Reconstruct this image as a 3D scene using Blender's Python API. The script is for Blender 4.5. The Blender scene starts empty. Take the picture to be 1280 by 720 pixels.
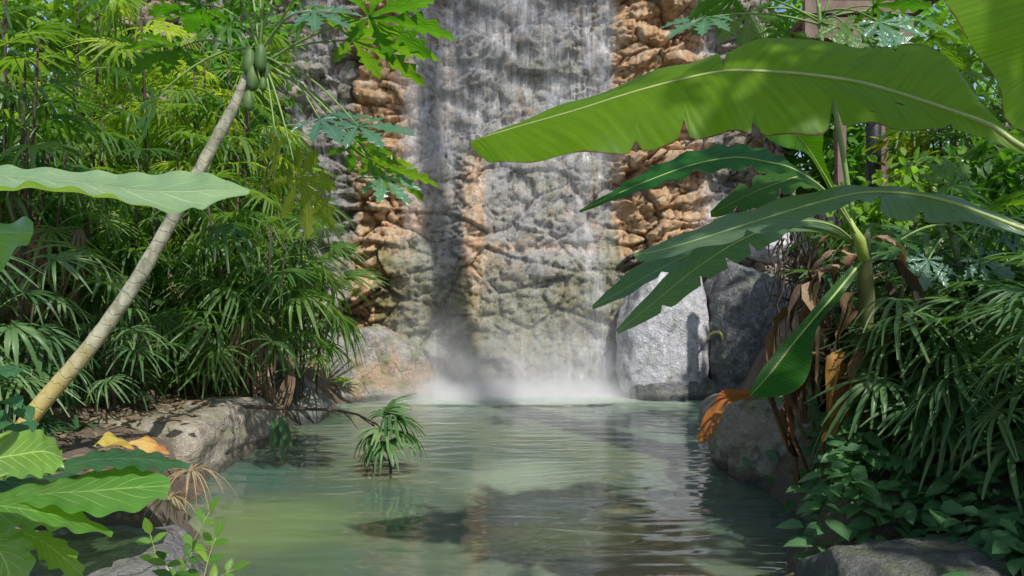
import bpy, math, random
from mathutils import Vector, Matrix, noise, Euler

random.seed(11)
R = random.Random(5)
F = 924.0
CZ = 1.6
scene = bpy.context.scene
COL = scene.collection
V = Vector


def at(px, py, Y):
    """a point of the place seen in direction (px,py) at distance Y in front of the viewer"""
    return V(((px - 640) / F * Y, Y, CZ - (py - 360) / F * Y))


# ------------------------------------------------------------------ mesh helpers
class MB:
    def __init__(s):
        s.v, s.f, s.uv, s.mi = [], [], [], []

    def vert(s, p, uv=(0, 0)):
        s.v.append((p[0], p[1], p[2]))
        s.uv.append(uv)
        return len(s.v) - 1

    def face(s, idx, mi=0):
        s.f.append(tuple(idx))
        s.mi.append(mi)

    def grid(s, rows, uvs, mi=0):
        ids = [[s.vert(p, q) for p, q in zip(r, u)] for r, u in zip(rows, uvs)]
        for i in range(len(ids) - 1):
            for j in range(len(ids[0]) - 1):
                s.face((ids[i][j], ids[i][j + 1], ids[i + 1][j + 1], ids[i + 1][j]), mi)

    def tube(s, pts, rads, n=8, mi=0, cap=True):
        rings = []
        up = V((0, 0, 1))
        prev = None
        L = 0
        for i, p in enumerate(pts):
            a = pts[max(0, i - 1)]
            b = pts[min(len(pts) - 1, i + 1)]
            t = (V(b) - V(a)).normalized()
            if prev is None:
                ref = up if abs(t.z) < .9 else V((1, 0, 0))
                nx = t.cross(ref).normalized()
            else:
                nx = (prev - t * prev.dot(t)).normalized()
            prev = nx
            ny = t.cross(nx)
            if i:
                L += (V(p) - V(pts[i - 1])).length
            r = rads[i] if hasattr(rads, '__len__') else rads
            rings.append([s.vert(V(p) + (nx * math.cos(k * 2 * math.pi / n) + ny * math.sin(k * 2 * math.pi / n)) * r, (L, k / n)) for k in range(n)])
        for i in range(len(rings) - 1):
            for k in range(n):
                s.face((rings[i][k], rings[i][(k + 1) % n], rings[i + 1][(k + 1) % n], rings[i + 1][k]), mi)
        if cap:
            s.face(rings[0][::-1], mi)
            s.face(rings[-1], mi)

    def box(s, c, h, rz=0, mi=0):
        M = Matrix.Rotation(rz, 3, 'Z')
        ids = []
        for dz in (-1, 1):
            for dx, dy in ((-1, -1), (1, -1), (1, 1), (-1, 1)):
                ids.append(s.vert(V(c) + M @ V((dx * h[0], dy * h[1], dz * h[2])), (dx * h[0] + dy * h[1], dz * h[2])))
        for q in ((3, 2, 1, 0), (4, 5, 6, 7), (0, 1, 5, 4), (1, 2, 6, 5), (2, 3, 7, 6), (3, 0, 4, 7)):
            s.face([ids[k] for k in q], mi)

    def mesh(s, name, mats, smooth=True):
        me = bpy.data.meshes.new(name)
        me.from_pydata(s.v, [], s.f)
        uvl = me.uv_layers.new(name='UVMap')
        flat = []
        for l in me.loops:
            flat.extend(s.uv[l.vertex_index])
        uvl.data.foreach_set('uv', flat)
        for m in (mats if isinstance(mats, (list, tuple)) else [mats]):
            me.materials.append(m)
        me.polygons.foreach_set('material_index', s.mi)
        me.polygons.foreach_set('use_smooth', [smooth] * len(me.polygons))
        me.update()
        return me

    def build(s, name, mats, parent=None, smooth=True):
        """vertices are in world space; a child keeps them relative to its parent"""
        if parent is not None:
            q = V((0, 0, 0))
            o = parent
            while o is not None:
                q += o.location
                o = o.parent
            s.v = [(a - q.x, b - q.y, c - q.z) for a, b, c in s.v]
        return link(name, s.mesh(name, mats, smooth), parent)


def link(name, me, parent=None):
    o = bpy.data.objects.new(name, me)
    COL.objects.link(o)
    o.parent = parent
    return o


def tag(o, label, cat, group=None):
    o['label'] = label
    o['category'] = cat
    if group:
        o['group'] = group
    return o


def thing(name, label, cat, loc, group=None):
    o = bpy.data.objects.new(name, None)
    o.empty_display_size = .1
    o.location = loc
    COL.objects.link(o)
    return tag(o, label, cat, group)


def kind(o, k):
    o['kind'] = k
    return o


def crom(P, n):
    """Catmull-Rom samples through the points, uniform in parameter"""
    out = []
    m = len(P) - 1
    for i in range(n + 1):
        t = i / n * m
        k = min(int(t), m - 1)
        u = t - k
        p0, p1, p2, p3 = P[max(k - 1, 0)], P[k], P[k + 1], P[min(k + 2, m)]
        out.append(.5 * ((2 * p1) + (p2 - p0) * u + (2 * p0 - 5 * p1 + 4 * p2 - p3) * u * u + (3 * p1 - p0 - 3 * p2 + p3) * u * u * u))
    return out


def nz(x, y, z, s=1.0, seed=0):
    return noise.noise(V((x * s + seed * 13.1, y * s - seed * 7.7, z * s + seed * 3.3)))


def fbm(x, y, z, s=1.0, oct=4, seed=0):
    a, t = 1.0, 0
    for i in range(oct):
        t += a * nz(x, y, z, s, seed + i)
        s *= 2.07
        a *= .5
    return t


def sm(a, b, x):
    t = max(0, min(1, (x - a) / (b - a)))
    return t * t * (3 - 2 * t)


# ------------------------------------------------------------------ materials
class NT:
    def __init__(s, name):
        s.m = bpy.data.materials.new(name)
        s.m.use_nodes = True
        s.t = s.m.node_tree
        s.t.nodes.clear()
        s.out = s.n('ShaderNodeOutputMaterial')

    def n(s, typ, ins=None, **kw):
        d = s.t.nodes.new(typ)
        for k, v in kw.items():
            setattr(d, k, v)
        for k, v in (ins or {}).items():
            if hasattr(v, 'is_output') or isinstance(v, bpy.types.NodeSocket):
                s.t.links.new(v, d.inputs[k])
            else:
                d.inputs[k].default_value = v
        return d

    def math(s, op, a, b=None, clamp=False):
        d = s.n('ShaderNodeMath', {0: a} if b is None else {0: a, 1: b}, operation=op)
        d.use_clamp = clamp
        return d.outputs[0]

    def mix(s, f, a, b, mode='MIX'):
        d = s.n('ShaderNodeMix', data_type='RGBA', blend_type=mode)
        for i, v in ((0, f), (6, a), (7, b)):
            if isinstance(v, bpy.types.NodeSocket):
                s.t.links.new(v, d.inputs[i])
            else:
                d.inputs[i].default_value = v if i == 0 else (v[0], v[1], v[2], 1)
        return d.outputs[2]

    def noise(s, vec, scale, detail=4, rough=.55, w=None):
        return s.n('ShaderNodeTexNoise', {'Vector': vec, 'Scale': scale, 'Detail': detail, 'Roughness': rough}).outputs[0]

    def ramp(s, f, lo, hi):
        d = s.n('ShaderNodeMapRange', {0: f, 1: lo, 2: hi, 3: 0.0, 4: 1.0})
        d.interpolation_type = 'SMOOTHSTEP'
        return d.outputs[0]

    def coords(s, which='Object', scale=None):
        o = s.n('ShaderNodeTexCoord').outputs[which]
        if scale:
            o = s.n('ShaderNodeMapping', {'Vector': o, 'Scale': scale}).outputs[0]
        return o

    def bump(s, h, strength=.3, dist=.02, normal=None):
        ins = {'Height': h, 'Strength': strength, 'Distance': dist}
        if normal is not None:
            ins['Normal'] = normal
        return s.n('ShaderNodeBump', ins).outputs[0]

    def done(s, sh):
        s.t.links.new(sh, s.out.inputs[0])
        return s.m


def leaf_mat(name, c1, c2, tr, tf=.42, rough=.38, pat=None, var=.25, spec=.5, brown=None):
    N = NT(name)
    ob = N.coords('Object')
    uv = N.coords('UV')
    rnd = N.n('ShaderNodeObjectInfo').outputs['Random']
    n1 = N.noise(ob, 5.0, 3)
    col = N.mix(N.ramp(n1, .3, .7), c1, c2)
    trc = N.mix(N.ramp(n1, .3, .7), tr, (tr[0] * .7, tr[1] * .8, tr[2] * .7))
    sep = N.n('ShaderNodeSeparateXYZ', {0: uv})
    u, v = sep.outputs[0], sep.outputs[1]
    av = N.math('ABSOLUTE', N.math('SUBTRACT', v, .5))
    h = None
    if pat == 'banana':
        k = N.math('ADD', N.math('MULTIPLY', u, 330.0), N.math('MULTIPLY', av, 40.0))
        s1 = N.math('SINE', k)
        k2 = N.math('ADD', N.math('MULTIPLY', u, 95.0), N.math('MULTIPLY', av, 12.0))
        nn = N.noise(N.n('ShaderNodeCombineXYZ', {0: k2, 1: N.math('MULTIPLY', av, 2.0)}).outputs[0], 1.0, 4)
        h = N.math('ADD', N.math('MULTIPLY', s1, .35), nn)
        dk = N.ramp(nn, .25, .75)
        col = N.mix(N.math('MULTIPLY', dk, .5), col, (c1[0] * .45, c1[1] * .5, c1[2] * .5))
        trc = N.mix(N.math('MULTIPLY', dk, .55), trc, (tr[0] * .5, tr[1] * .6, tr[2] * .5))
        spots = N.ramp(N.n('ShaderNodeTexVoronoi', {'Vector': uv, 'Scale': 9.0}).outputs[0], .11, .06)
        spots = N.math('MULTIPLY', spots, N.ramp(N.noise(uv, 6.0, 2), .5, .6))
        col = N.mix(spots, col, (.02, .015, .005))
        trc = N.mix(spots, trc, (.02, .012, .002))
    elif pat in ('broad', 'faint'):
        k = N.math('SUBTRACT', N.math('MULTIPLY', u, 9.0), N.math('MULTIPLY', av, 5.0))
        fr = N.math('ABSOLUTE', N.math('SUBTRACT', N.math('FRACT', k), .5))
        line = N.ramp(fr, .07, .01)
        mid = N.ramp(av, .022, .008)
        line = N.math('MAXIMUM', N.math('MULTIPLY', line, N.ramp(av, .46, .2)), mid)
        h = N.math('ADD', N.math('MULTIPLY', line, -1.2 if pat == 'broad' else -.5), N.noise(uv, 24.0, 4))
        col = N.mix(N.math('MULTIPLY', line, .75 if pat == 'broad' else .28), col, (min(1, c2[0] * 2.6), min(1, c2[1] * 2.0), c2[2] * 2.6))
        trc = N.mix(N.math('MULTIPLY', line, .6), trc, (min(1, tr[0] * 1.8), min(1, tr[1] * 1.4), tr[2] * 2))
        nb = N.noise(uv, 60.0, 3)
        col = N.mix(N.math('MULTIPLY', N.ramp(nb, .4, .65), .3), col, (c1[0] * .5, c1[1] * .55, c1[2] * .5))
    else:
        h = N.math('SINE', N.math('MULTIPLY', v, 40.0))
        mid = N.ramp(av, .07, .02)
        col = N.mix(N.math('MULTIPLY', mid, .35), col, (min(1, c2[0] * 1.8), min(1, c2[1] * 1.6), c2[2] * 1.8))
    if pat is None:
        tip = N.math('MULTIPLY', N.ramp(N.math('ADD', u, N.math('MULTIPLY', N.math('SUBTRACT', N.noise(ob, 7.0, 2), .5), .5)), .96, 1.08), .8)
        col = N.mix(tip, col, (.22, .15, .06))
        trc = N.mix(tip, trc, (.25, .16, .05))
    if pat == 'banana':
        eg = N.ramp(N.math('ADD', av, N.math('MULTIPLY', N.math('SUBTRACT', N.noise(uv, 30.0, 3), .5), .05)), .487, .497)
        col = N.mix(eg, col, (.16, .10, .03))
        trc = N.mix(eg, trc, (.2, .12, .02))
    if brown:
        bm = N.ramp(N.noise(ob, 9.0, 4), .44, .60)
        bm = N.math('MULTIPLY', bm, brown[3])
        col = N.mix(bm, col, brown[:3])
        trc = N.mix(bm, trc, tuple(min(1, c * 1.6) for c in brown[:3]))
    val = N.math('ADD', N.math('MULTIPLY', rnd, 2 * var), 1 - var)
    hue = N.math('ADD', N.math('MULTIPLY', rnd, -.05), .53 - .005)
    col = N.n('ShaderNodeHueSaturation', {'Color': col, 'Hue': hue, 'Value': val}).outputs[0]
    trc = N.n('ShaderNodeHueSaturation', {'Color': trc, 'Hue': hue, 'Value': val}).outputs[0]
    nrm = N.bump(h, .35, .004)
    p = N.n('ShaderNodeBsdfPrincipled', {'Base Color': col, 'Roughness': rough, 'Specular IOR Level': spec, 'Normal': nrm})
    t = N.n('ShaderNodeBsdfTranslucent', {'Color': trc, 'Normal': nrm})
    return N.done(N.n('ShaderNodeMixShader', {0: tf, 1: p.outputs[0], 2: t.outputs[0]}).outputs[0])


def bark_mat(name, c1, c2, scale=8, rough=.8, rings=0.0, zgrad=None):
    N = NT(name)
    ob = N.coords('Object')
    uv = N.coords('UV')
    n1 = N.noise(N.n('ShaderNodeMapping', {'Vector': ob, 'Scale': (1, 1, .5)}).outputs[0], scale, 5)
    col = N.mix(N.ramp(n1, .3, .7), c1, c2)
    h = n1
    u = N.n('ShaderNodeSeparateXYZ', {0: uv}).outputs[0]
    if zgrad:
        col = N.mix(N.ramp(N.math('ADD', u, N.math('MULTIPLY', n1, .6)), zgrad[3], zgrad[4]), zgrad[:3], col)
    if rings:
        fr = N.math('FRACT', N.math('ADD', N.math('MULTIPLY', u, rings), N.math('MULTIPLY', n1, 1.6)))
        line = N.ramp(N.math('ABSOLUTE', N.math('SUBTRACT', fr, .5)), .10, .02)
        col = N.mix(N.math('MULTIPLY', N.math('MULTIPLY', line, N.ramp(N.noise(ob, 5.0, 3), .35, .65)), .40), col, (c1[0] * .4, c1[1] * .4, c1[2] * .4))
        h = N.math('SUBTRACT', n1, N.math('MULTIPLY', line, .6))
    p = N.n('ShaderNodeBsdfPrincipled', {'Base Color': col, 'Roughness': rough, 'Normal': N.bump(h, .5, .015)})
    return N.done(p.outputs[0])


def rock_mat(name, c1, c2, c3, moss=0.0, stain=None, rough=.75, patches=0.0, scale=1.0, cracks=.22):
    N = NT(name)
    ob = N.coords('Object')
    n1 = N.noise(ob, 2.2 * scale, 6, .6)
    n2 = N.noise(ob, 14.0 * scale, 6, .65)
    n3 = N.noise(ob, 60.0 * scale, 4, .7)
    col = N.mix(N.ramp(n1, .35, .65), c1, c2)
    col = N.mix(N.math('MULTIPLY', N.ramp(n2, .45, .72), .8), col, c3)
    col = N.mix(N.math('MULTIPLY', N.ramp(n3, .48, .7), .55), col, (c1[0] * .35, c1[1] * .35, c1[2] * .35))
    if stain:
        col = N.mix(N.math('MULTIPLY', N.ramp(N.noise(ob, 1.6, 5), .45, .62), stain[3]), col, stain[:3])
    wv = N.n('ShaderNodeVectorMath', {0: ob, 1: N.n('ShaderNodeVectorMath', {0: N.n('ShaderNodeTexNoise', {'Vector': ob, 'Scale': 4.0, 'Detail': 4.0}).outputs['Color'], 1: (.35, .35, .35)}, operation='MULTIPLY').outputs[0]}, operation='ADD').outputs[0]
    ve = N.n('ShaderNodeTexVoronoi', {'Vector': wv, 'Scale': 1.9 * scale}, feature='DISTANCE_TO_EDGE').outputs['Distance']
    crack = N.math('MULTIPLY', N.ramp(ve, .030, .004), N.ramp(n1, .42, .55))
    pit = N.ramp(N.n('ShaderNodeTexVoronoi', {'Vector': wv, 'Scale': 26.0 * scale}).outputs['Distance'], .28, .10)
    pit = N.math('MULTIPLY', pit, N.ramp(n2, .5, .62))
    n4 = N.noise(N.n('ShaderNodeMapping', {'Vector': ob, 'Location': (3, 8, 1)}).outputs[0], 6.5 * scale, 6, .62)
    col = N.mix(N.math('MULTIPLY', N.ramp(n4, .50, .66), .65), col, (c1[0] * .45, c1[1] * .44, c1[2] * .40))
    col = N.mix(N.math('MULTIPLY', N.ramp(n4, .42, .30), .45), col, (min(1, c3[0] * 1.25), min(1, c3[1] * 1.22), min(1, c3[2] * 1.15)))
    col = N.mix(N.math('MULTIPLY', N.math('MAXIMUM', N.math('MULTIPLY', crack, cracks), N.math('MULTIPLY', pit, .6)), .85), col, (.025, .022, .018))
    geo = N.n('ShaderNodeNewGeometry')
    nzc = N.n('ShaderNodeSeparateXYZ', {0: geo.outputs['Normal']}).outputs[2]
    pz = N.n('ShaderNodeSeparateXYZ', {0: geo.outputs['Position']}).outputs[2]
    if patches:
        pm = N.ramp(N.noise(N.n('ShaderNodeMapping', {'Vector': ob, 'Location': (5, 2, 9)}).outputs[0], 5.0, 5, .55), .55, .6)
        col = N.mix(N.math('MULTIPLY', pm, patches), col, (.5, .46, .42))
    if moss:
        mm = N.math('MULTIPLY', N.ramp(N.math('ADD', N.noise(ob, 4.0, 5), N.math('MULTIPLY', nzc, .12)), .52, .64), moss)
        col = N.mix(mm, col, N.mix(n2, (.05, .08, .012), (.16, .20, .03)))
    wet = N.ramp(N.math('ADD', pz, N.math('MULTIPLY', n2, -.10)), .07, -.01)
    col = N.mix(N.math('MULTIPLY', wet, .75), col, (.018, .020, .014))
    rg = N.math('SUBTRACT', rough, N.math('MULTIPLY', wet, .4))
    h = N.math('ADD', N.math('ADD', n1, N.math('MULTIPLY', n2, .7)), N.math('MULTIPLY', n3, .3))
    h = N.math('SUBTRACT', h, N.math('ADD', N.math('MULTIPLY', crack, cracks), N.math('MULTIPLY', pit, .25)))
    p = N.n('ShaderNodeBsdfPrincipled', {'Base Color': col, 'Roughness': rg, 'Normal': N.bump(h, .9, .07)})
    return N.done(p.outputs[0])


M = {}
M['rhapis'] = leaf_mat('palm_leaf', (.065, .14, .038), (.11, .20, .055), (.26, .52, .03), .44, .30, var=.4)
M['rhapis_lit'] = leaf_mat('palm_leaf_bright', (.17, .27, .035), (.25, .35, .05), (.60, .82, .05), .54, .34, var=.3)  # sunlit copy of the palm leaf, brightness of the sun put into its colours
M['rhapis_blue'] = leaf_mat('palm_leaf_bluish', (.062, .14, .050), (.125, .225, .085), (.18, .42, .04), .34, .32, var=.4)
M['rhapis_dead'] = leaf_mat('palm_leaf_dry', (.22, .14, .085), (.34, .25, .16), (.3, .18, .08), .3, .7, var=.3)
M['banana'] = leaf_mat('banana_leaf', (.11, .27, .014), (.15, .34, .022), (.40, .88, .000), .68, .34, 'banana', var=.06)
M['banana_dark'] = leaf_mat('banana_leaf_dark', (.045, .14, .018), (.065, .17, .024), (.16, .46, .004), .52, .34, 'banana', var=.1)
M['banana_glauc'] = leaf_mat('banana_leaf_glaucous', (.13, .22, .12), (.17, .27, .155), (.22, .46, .01), .42, .30, 'banana', var=.06, spec=.7)
M['banana_dry'] = leaf_mat('banana_leaf_dry', (.16, .085, .042), (.30, .175, .085), (.30, .14, .04), .3, .75, 'banana', var=.4)
M['banana_tan'] = leaf_mat('banana_leaf_tan', (.30, .21, .12), (.42, .31, .19), (.35, .2, .08), .3, .75, 'banana', var=.3)
M['banana_black'] = leaf_mat('banana_leaf_black', (.045, .032, .022), (.09, .06, .04), (.08, .04, .02), .2, .8, 'banana', var=.3)
M['banana_orange'] = leaf_mat('banana_leaf_orange', (.46, .19, .03), (.50, .27, .04), (.6, .27, .02), .4, .6, 'banana', var=.1, brown=(.22, .16, .03, .5))
M['broad'] = leaf_mat('broad_leaf', (.16, .34, .06), (.22, .42, .09), (.40, .66, .04), .46, .24, 'broad', var=.10)
M['elephant'] = leaf_mat('elephant_ear_leaf', (.26, .43, .19), (.33, .50, .24), (.36, .62, .05), .38, .27, 'faint', var=.06)
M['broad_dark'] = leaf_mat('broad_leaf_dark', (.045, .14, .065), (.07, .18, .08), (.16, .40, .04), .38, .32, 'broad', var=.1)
M['papaya'] = leaf_mat('papaya_leaf', (.06, .15, .032), (.085, .18, .04), (.21, .48, .01), .48, .36, var=.15)
M['papaya_blue'] = leaf_mat('papaya_leaf_glossy', (.075, .18, .11), (.11, .22, .14), (.16, .42, .03), .34, .25, var=.15, spec=.8)  # bluish sky sheen put into the leaf colours
M['papaya_yellow'] = leaf_mat('papaya_leaf_yellow', (.24, .28, .03), (.30, .32, .03), (.55, .62, .02), .55, .45, var=.1)
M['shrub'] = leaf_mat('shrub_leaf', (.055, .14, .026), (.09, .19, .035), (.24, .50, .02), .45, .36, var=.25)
M['shrub_lit'] = leaf_mat('shrub_leaf_bright', (.12, .26, .04), (.18, .34, .05), (.40, .70, .04), .48, .36, var=.2)  # brighter copy of the shrub leaf, sunlight put into its colours
M['cover'] = leaf_mat('ground_cover_leaf', (.065, .17, .065), (.12, .245, .10), (.20, .46, .05), .36, .34, 'broad', var=.2)
M['yellow_leaf'] = leaf_mat('yellow_fallen_leaf', (.62, .42, .08), (.66, .50, .14), (.6, .4, .05), .3, .55, 'broad', var=.1, brown=(.45, .16, .03, .7))
M['straw'] = leaf_mat('straw', (.42, .28, .14), (.50, .36, .20), (.4, .28, .12), .3, .7, var=.15)
M['cane'] = bark_mat('cane', (.035, .026, .016), (.075, .055, .032), 22, .8, 14)
M['trunk_papaya'] = bark_mat('papaya_bark', (.15, .15, .105), (.38, .37, .27), 17, .75, 13, zgrad=(.44, .34, .09, .55, 1.6))
M['petiole'] = bark_mat('petiole', (.13, .22, .05), (.18, .28, .07), 10, .5)
M['stalk_dark'] = bark_mat('papaya_stalk', (.08, .12, .045), (.14, .18, .07), 12, .6, 10)
M['petiole_pale'] = bark_mat('petiole_pale', (.26, .36, .06), (.34, .42, .10), 10, .45)
M['midrib'] = bark_mat('midrib', (.26, .34, .10), (.33, .40, .14), 12, .45)
M['fruit'] = bark_mat('papaya_fruit', (.045, .10, .022), (.085, .15, .035), 14, .6)
M['pseudostem'] = bark_mat('pseudostem', (.10, .12, .04), (.22, .20, .08), 9, .6)
M['bark'] = bark_mat('bark', (.06, .048, .036), (.13, .105, .08), 10, .85, 6)
M['twig'] = bark_mat('twig', (.045, .030, .020), (.09, .062, .04), 20, .8)
M['wood'] = bark_mat('reddish_timber', (.12, .072, .052), (.19, .125, .095), 9, .65)
M['concrete'] = rock_mat('pillar_stone', (.30, .28, .27), (.38, .36, .35), (.45, .43, .42), scale=2)
M['whitepaint'] = bark_mat('white_paint', (.68, .68, .64), (.78, .78, .75), 6, .5)
M['blackmetal'] = bark_mat('black_paint', (.015, .017, .02), (.03, .032, .035), 6, .45)
M['yellow'] = bark_mat('yellow_hose', (.55, .46, .10), (.62, .52, .14), 6, .4)
M['rock_ledge'] = rock_mat('ledge_rock', (.31, .26, .205), (.41, .355, .29), (.52, .46, .385), moss=.35)
M['rock_ledge2'] = rock_mat('ledge_rock_dark', (.19, .18, .165), (.26, .25, .23), (.36, .35, .33), moss=.4)
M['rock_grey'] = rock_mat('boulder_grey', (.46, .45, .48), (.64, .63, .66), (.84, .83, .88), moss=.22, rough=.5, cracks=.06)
M['rock_shadow'] = rock_mat('boulder_mottled_shaded', (.09, .095, .10), (.16, .16, .17), (.38, .37, .38), moss=.2, rough=.42, cracks=.06)  # the boulder's shade is darkened into its mottled colours
M['rock_dark'] = rock_mat('boulder_dark', (.13, .13, .13), (.20, .20, .20), (.30, .30, .31), moss=.25)
M['rock_slab2'] = rock_mat('slab_rock_dark', (.10, .10, .095), (.15, .15, .14), (.22, .22, .21), moss=.3)
M['rock_slab'] = rock_mat('slab_rock', (.15, .14, .15), (.22, .205, .21), (.28, .27, .27), patches=.8)
M['rock_orange'] = rock_mat('stained_rock', (.28, .26, .24), (.40, .37, .34), (.48, .46, .44), moss=.5, stain=(.46, .25, .09, .55))

# ground: damp soil with scattered leaf litter
N = NT('forest_soil')
ob = N.coords('Object')
n1, n2 = N.noise(ob, 1.4, 6), N.noise(ob, 17.0, 6, .7)
vor = N.n('ShaderNodeTexVoronoi', {'Vector': ob, 'Scale': 16.0})
col = N.mix(N.ramp(n1, .35, .65), (.075, .055, .040), (.16, .125, .095))
col = N.mix(N.ramp(n2, .5, .7), col, (.22, .15, .09))
col = N.mix(N.ramp(vor.outputs['Distance'], .28, .2), col, N.mix(N.n('ShaderNodeSeparateColor', {0: vor.outputs['Color']}).outputs[0], (.30, .19, .10), (.11, .06, .03)))
M['soil'] = N.done(N.n('ShaderNodeBsdfPrincipled', {'Base Color': col, 'Roughness': .9, 'Normal': N.bump(N.math('ADD', n2, n1), .7, .05)}).outputs[0])

# cliff rock, masks in the colour attribute: R iron stain, G moss, B wet film with glints painted as pale flecks
N = NT('cliff_rock')
ob = N.coords('Object')
att = N.n('ShaderNodeAttribute', attribute_name='mask')
sep = N.n('ShaderNodeSeparateColor', {0: att.outputs['Color']})
n1 = N.noise(ob, 1.3, 6, .6)
n2 = N.noise(N.n('ShaderNodeMapping', {'Vector': ob, 'Scale': (1, 1, .55)}).outputs[0], 9.0, 7, .68)
n3 = N.noise(ob, 38.0, 5, .72)
n4 = N.noise(N.n('ShaderNodeMapping', {'Vector': ob, 'Scale': (7, 7, .5)}).outputs[0], 1.6, 5, .6)
grey = N.mix(N.ramp(n1, .3, .7), (.30, .275, .235), (.50, .47, .43))
grey = N.mix(N.ramp(n2, .42, .68), grey, (.15, .145, .115))
grey = N.mix(N.math('MULTIPLY', N.ramp(N.noise(N.n('ShaderNodeMapping', {'Vector': ob, 'Location': (4, 1, 7), 'Scale': (1, 1, .7)}).outputs[0], 2.1, 6, .65), .47, .62), .75), grey, (.40, .27, .15))
orange = N.mix(N.ramp(n2, .35, .65), (.64, .35, .14), (.74, .57, .40))
orange = N.mix(N.ramp(n4, .45, .7), orange, (.36, .21, .11))
st = N.ramp(N.math('ADD', sep.outputs[0], N.math('MULTIPLY', N.math('SUBTRACT', n2, .5), .8)), .3, .62)
col = N.mix(st, grey, orange)
mo = N.ramp(N.math('ADD', sep.outputs[1], N.math('MULTIPLY', N.math('SUBTRACT', n4, .5), 1.1)), .38, .72)
col = N.mix(N.math('MULTIPLY', mo, .8), col, N.mix(n2, (.15, .16, .05), (.27, .26, .10)))
wt = N.math('MULTIPLY', N.ramp(N.math('ADD', N.math('MULTIPLY', n3, .75), N.math('MULTIPLY', n2, .3)), .52, .66), sep.outputs[2])
col = N.mix(N.math('MULTIPLY', wt, .85), col, (.82, .82, .86))
dk = N.ramp(N.math('ADD', n3, N.math('MULTIPLY', n2, .4)), .54, .46)
col = N.mix(N.math('MULTIPLY', dk, .75), col, (.06, .05, .04))
h = N.math('ADD', N.math('ADD', N.math('MULTIPLY', n1, .1), N.math('MULTIPLY', n2, .6)), N.math('MULTIPLY', n3, .9))
rg = N.math('SUBTRACT', .62, N.math('MULTIPLY', sep.outputs[2], .3))
M['cliff'] = N.done(N.n('ShaderNodeBsdfPrincipled', {'Base Color': col, 'Roughness': rg, 'Normal': N.bump(h, 1.0, .06)}).outputs[0])

# falling water film: broken vertical streaks and droplets
def fall_mat(name, lo, hi, amount, seed):
    N = NT(name)
    ob = N.coords('Object')
    att = N.n('ShaderNodeAttribute', attribute_name='mask')
    mk = N.n('ShaderNodeSeparateColor', {0: att.outputs['Color']}).outputs[0]
    mp = lambda sc, l: N.n('ShaderNodeMapping', {'Vector': ob, 'Scale': sc, 'Location': (seed, l, seed * 2)}).outputs[0]
    a = N.noise(mp((9, 2, .35), 0), 1.0, 5, .6)
    b = N.noise(mp((34, 4, 1.0), 3), 1.0, 4, .7)
    c = N.noise(mp((52, 9, 6), 7), 1.0, 2, .6)
    d = N.noise(mp((2.2, 1, .5), 5), 1.0, 3, .5)
    f = N.math('ADD', N.math('ADD', N.math('MULTIPLY', a, .5), N.math('MULTIPLY', b, .3)), N.math('ADD', N.math('MULTIPLY', c, .25), N.math('MULTIPLY', d, .35)))
    f = N.ramp(f, lo, hi)
    f = N.math('MULTIPLY', N.math('MULTIPLY', f, mk), amount, clamp=True)
    dif = N.n('ShaderNodeBsdfDiffuse', {'Color': (.86, .87, .92, 1)})
    trl = N.n('ShaderNodeBsdfTranslucent', {'Color': (.80, .82, .88, 1)})
    gl = N.n('ShaderNodeBsdfGlossy', {'Color': (1, 1, 1, 1), 'Roughness': .3})
    s = N.n('ShaderNodeMixShader', {0: .3, 1: dif.outputs[0], 2: trl.outputs[0]})
    s = N.n('ShaderNodeMixShader', {0: .03, 1: s.outputs[0], 2: gl.outputs[0]})
    t = N.n('ShaderNodeBsdfTransparent')
    return N.done(N.n('ShaderNodeMixShader', {0: f, 1: t.outputs[0], 2: s.outputs[0]}).outputs[0])


M['fall_a'] = fall_mat('falling_water', .58, .88, .50, 1.3)
M['fall_b'] = fall_mat('falling_spray', .58, .92, .36, 4.1)

# pool: murky green water under small ripples, pale and foamy where the fall lands
N = NT('pool_water')
ob = N.coords('Object')
sep = N.n('ShaderNodeSeparateXYZ', {0: ob})
mp = lambda sc: N.n('ShaderNodeMapping', {'Vector': ob, 'Scale': sc}).outputs[0]
wob = N.n('ShaderNodeVectorMath', {0: ob, 1: N.n('ShaderNodeVectorMath', {0: N.n('ShaderNodeTexNoise', {'Vector': ob, 'Scale': 1.1, 'Detail': 2.0}).outputs['Color'], 1: (.5, .35, 0)}, operation='MULTIPLY').outputs[0]}, operation='ADD').outputs[0]
mpw = lambda sc: N.n('ShaderNodeMapping', {'Vector': wob, 'Scale': sc}).outputs[0]
w1 = N.noise(mpw((2.4, 7.5, 1)), 1.0, 2, .5)
w2 = N.noise(mpw((6.0, 22.0, 1)), 1.0, 2, .5)
w3 = N.noise(mp((.5, 1.0, 1)), 1.0, 2, .5)
near_fall = N.ramp(sep.outputs[1], 8.6, 11.4)
h = N.math('ADD', N.math('MULTIPLY', w1, 1.0), N.math('ADD', N.math('MULTIPLY', w2, .40), N.math('MULTIPLY', w3, 1.2)))
cl = N.noise(ob, .8, 4)
col = N.mix(N.ramp(cl, .35, .65), (.10, .15, .11), (.135, .175, .10))
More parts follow.
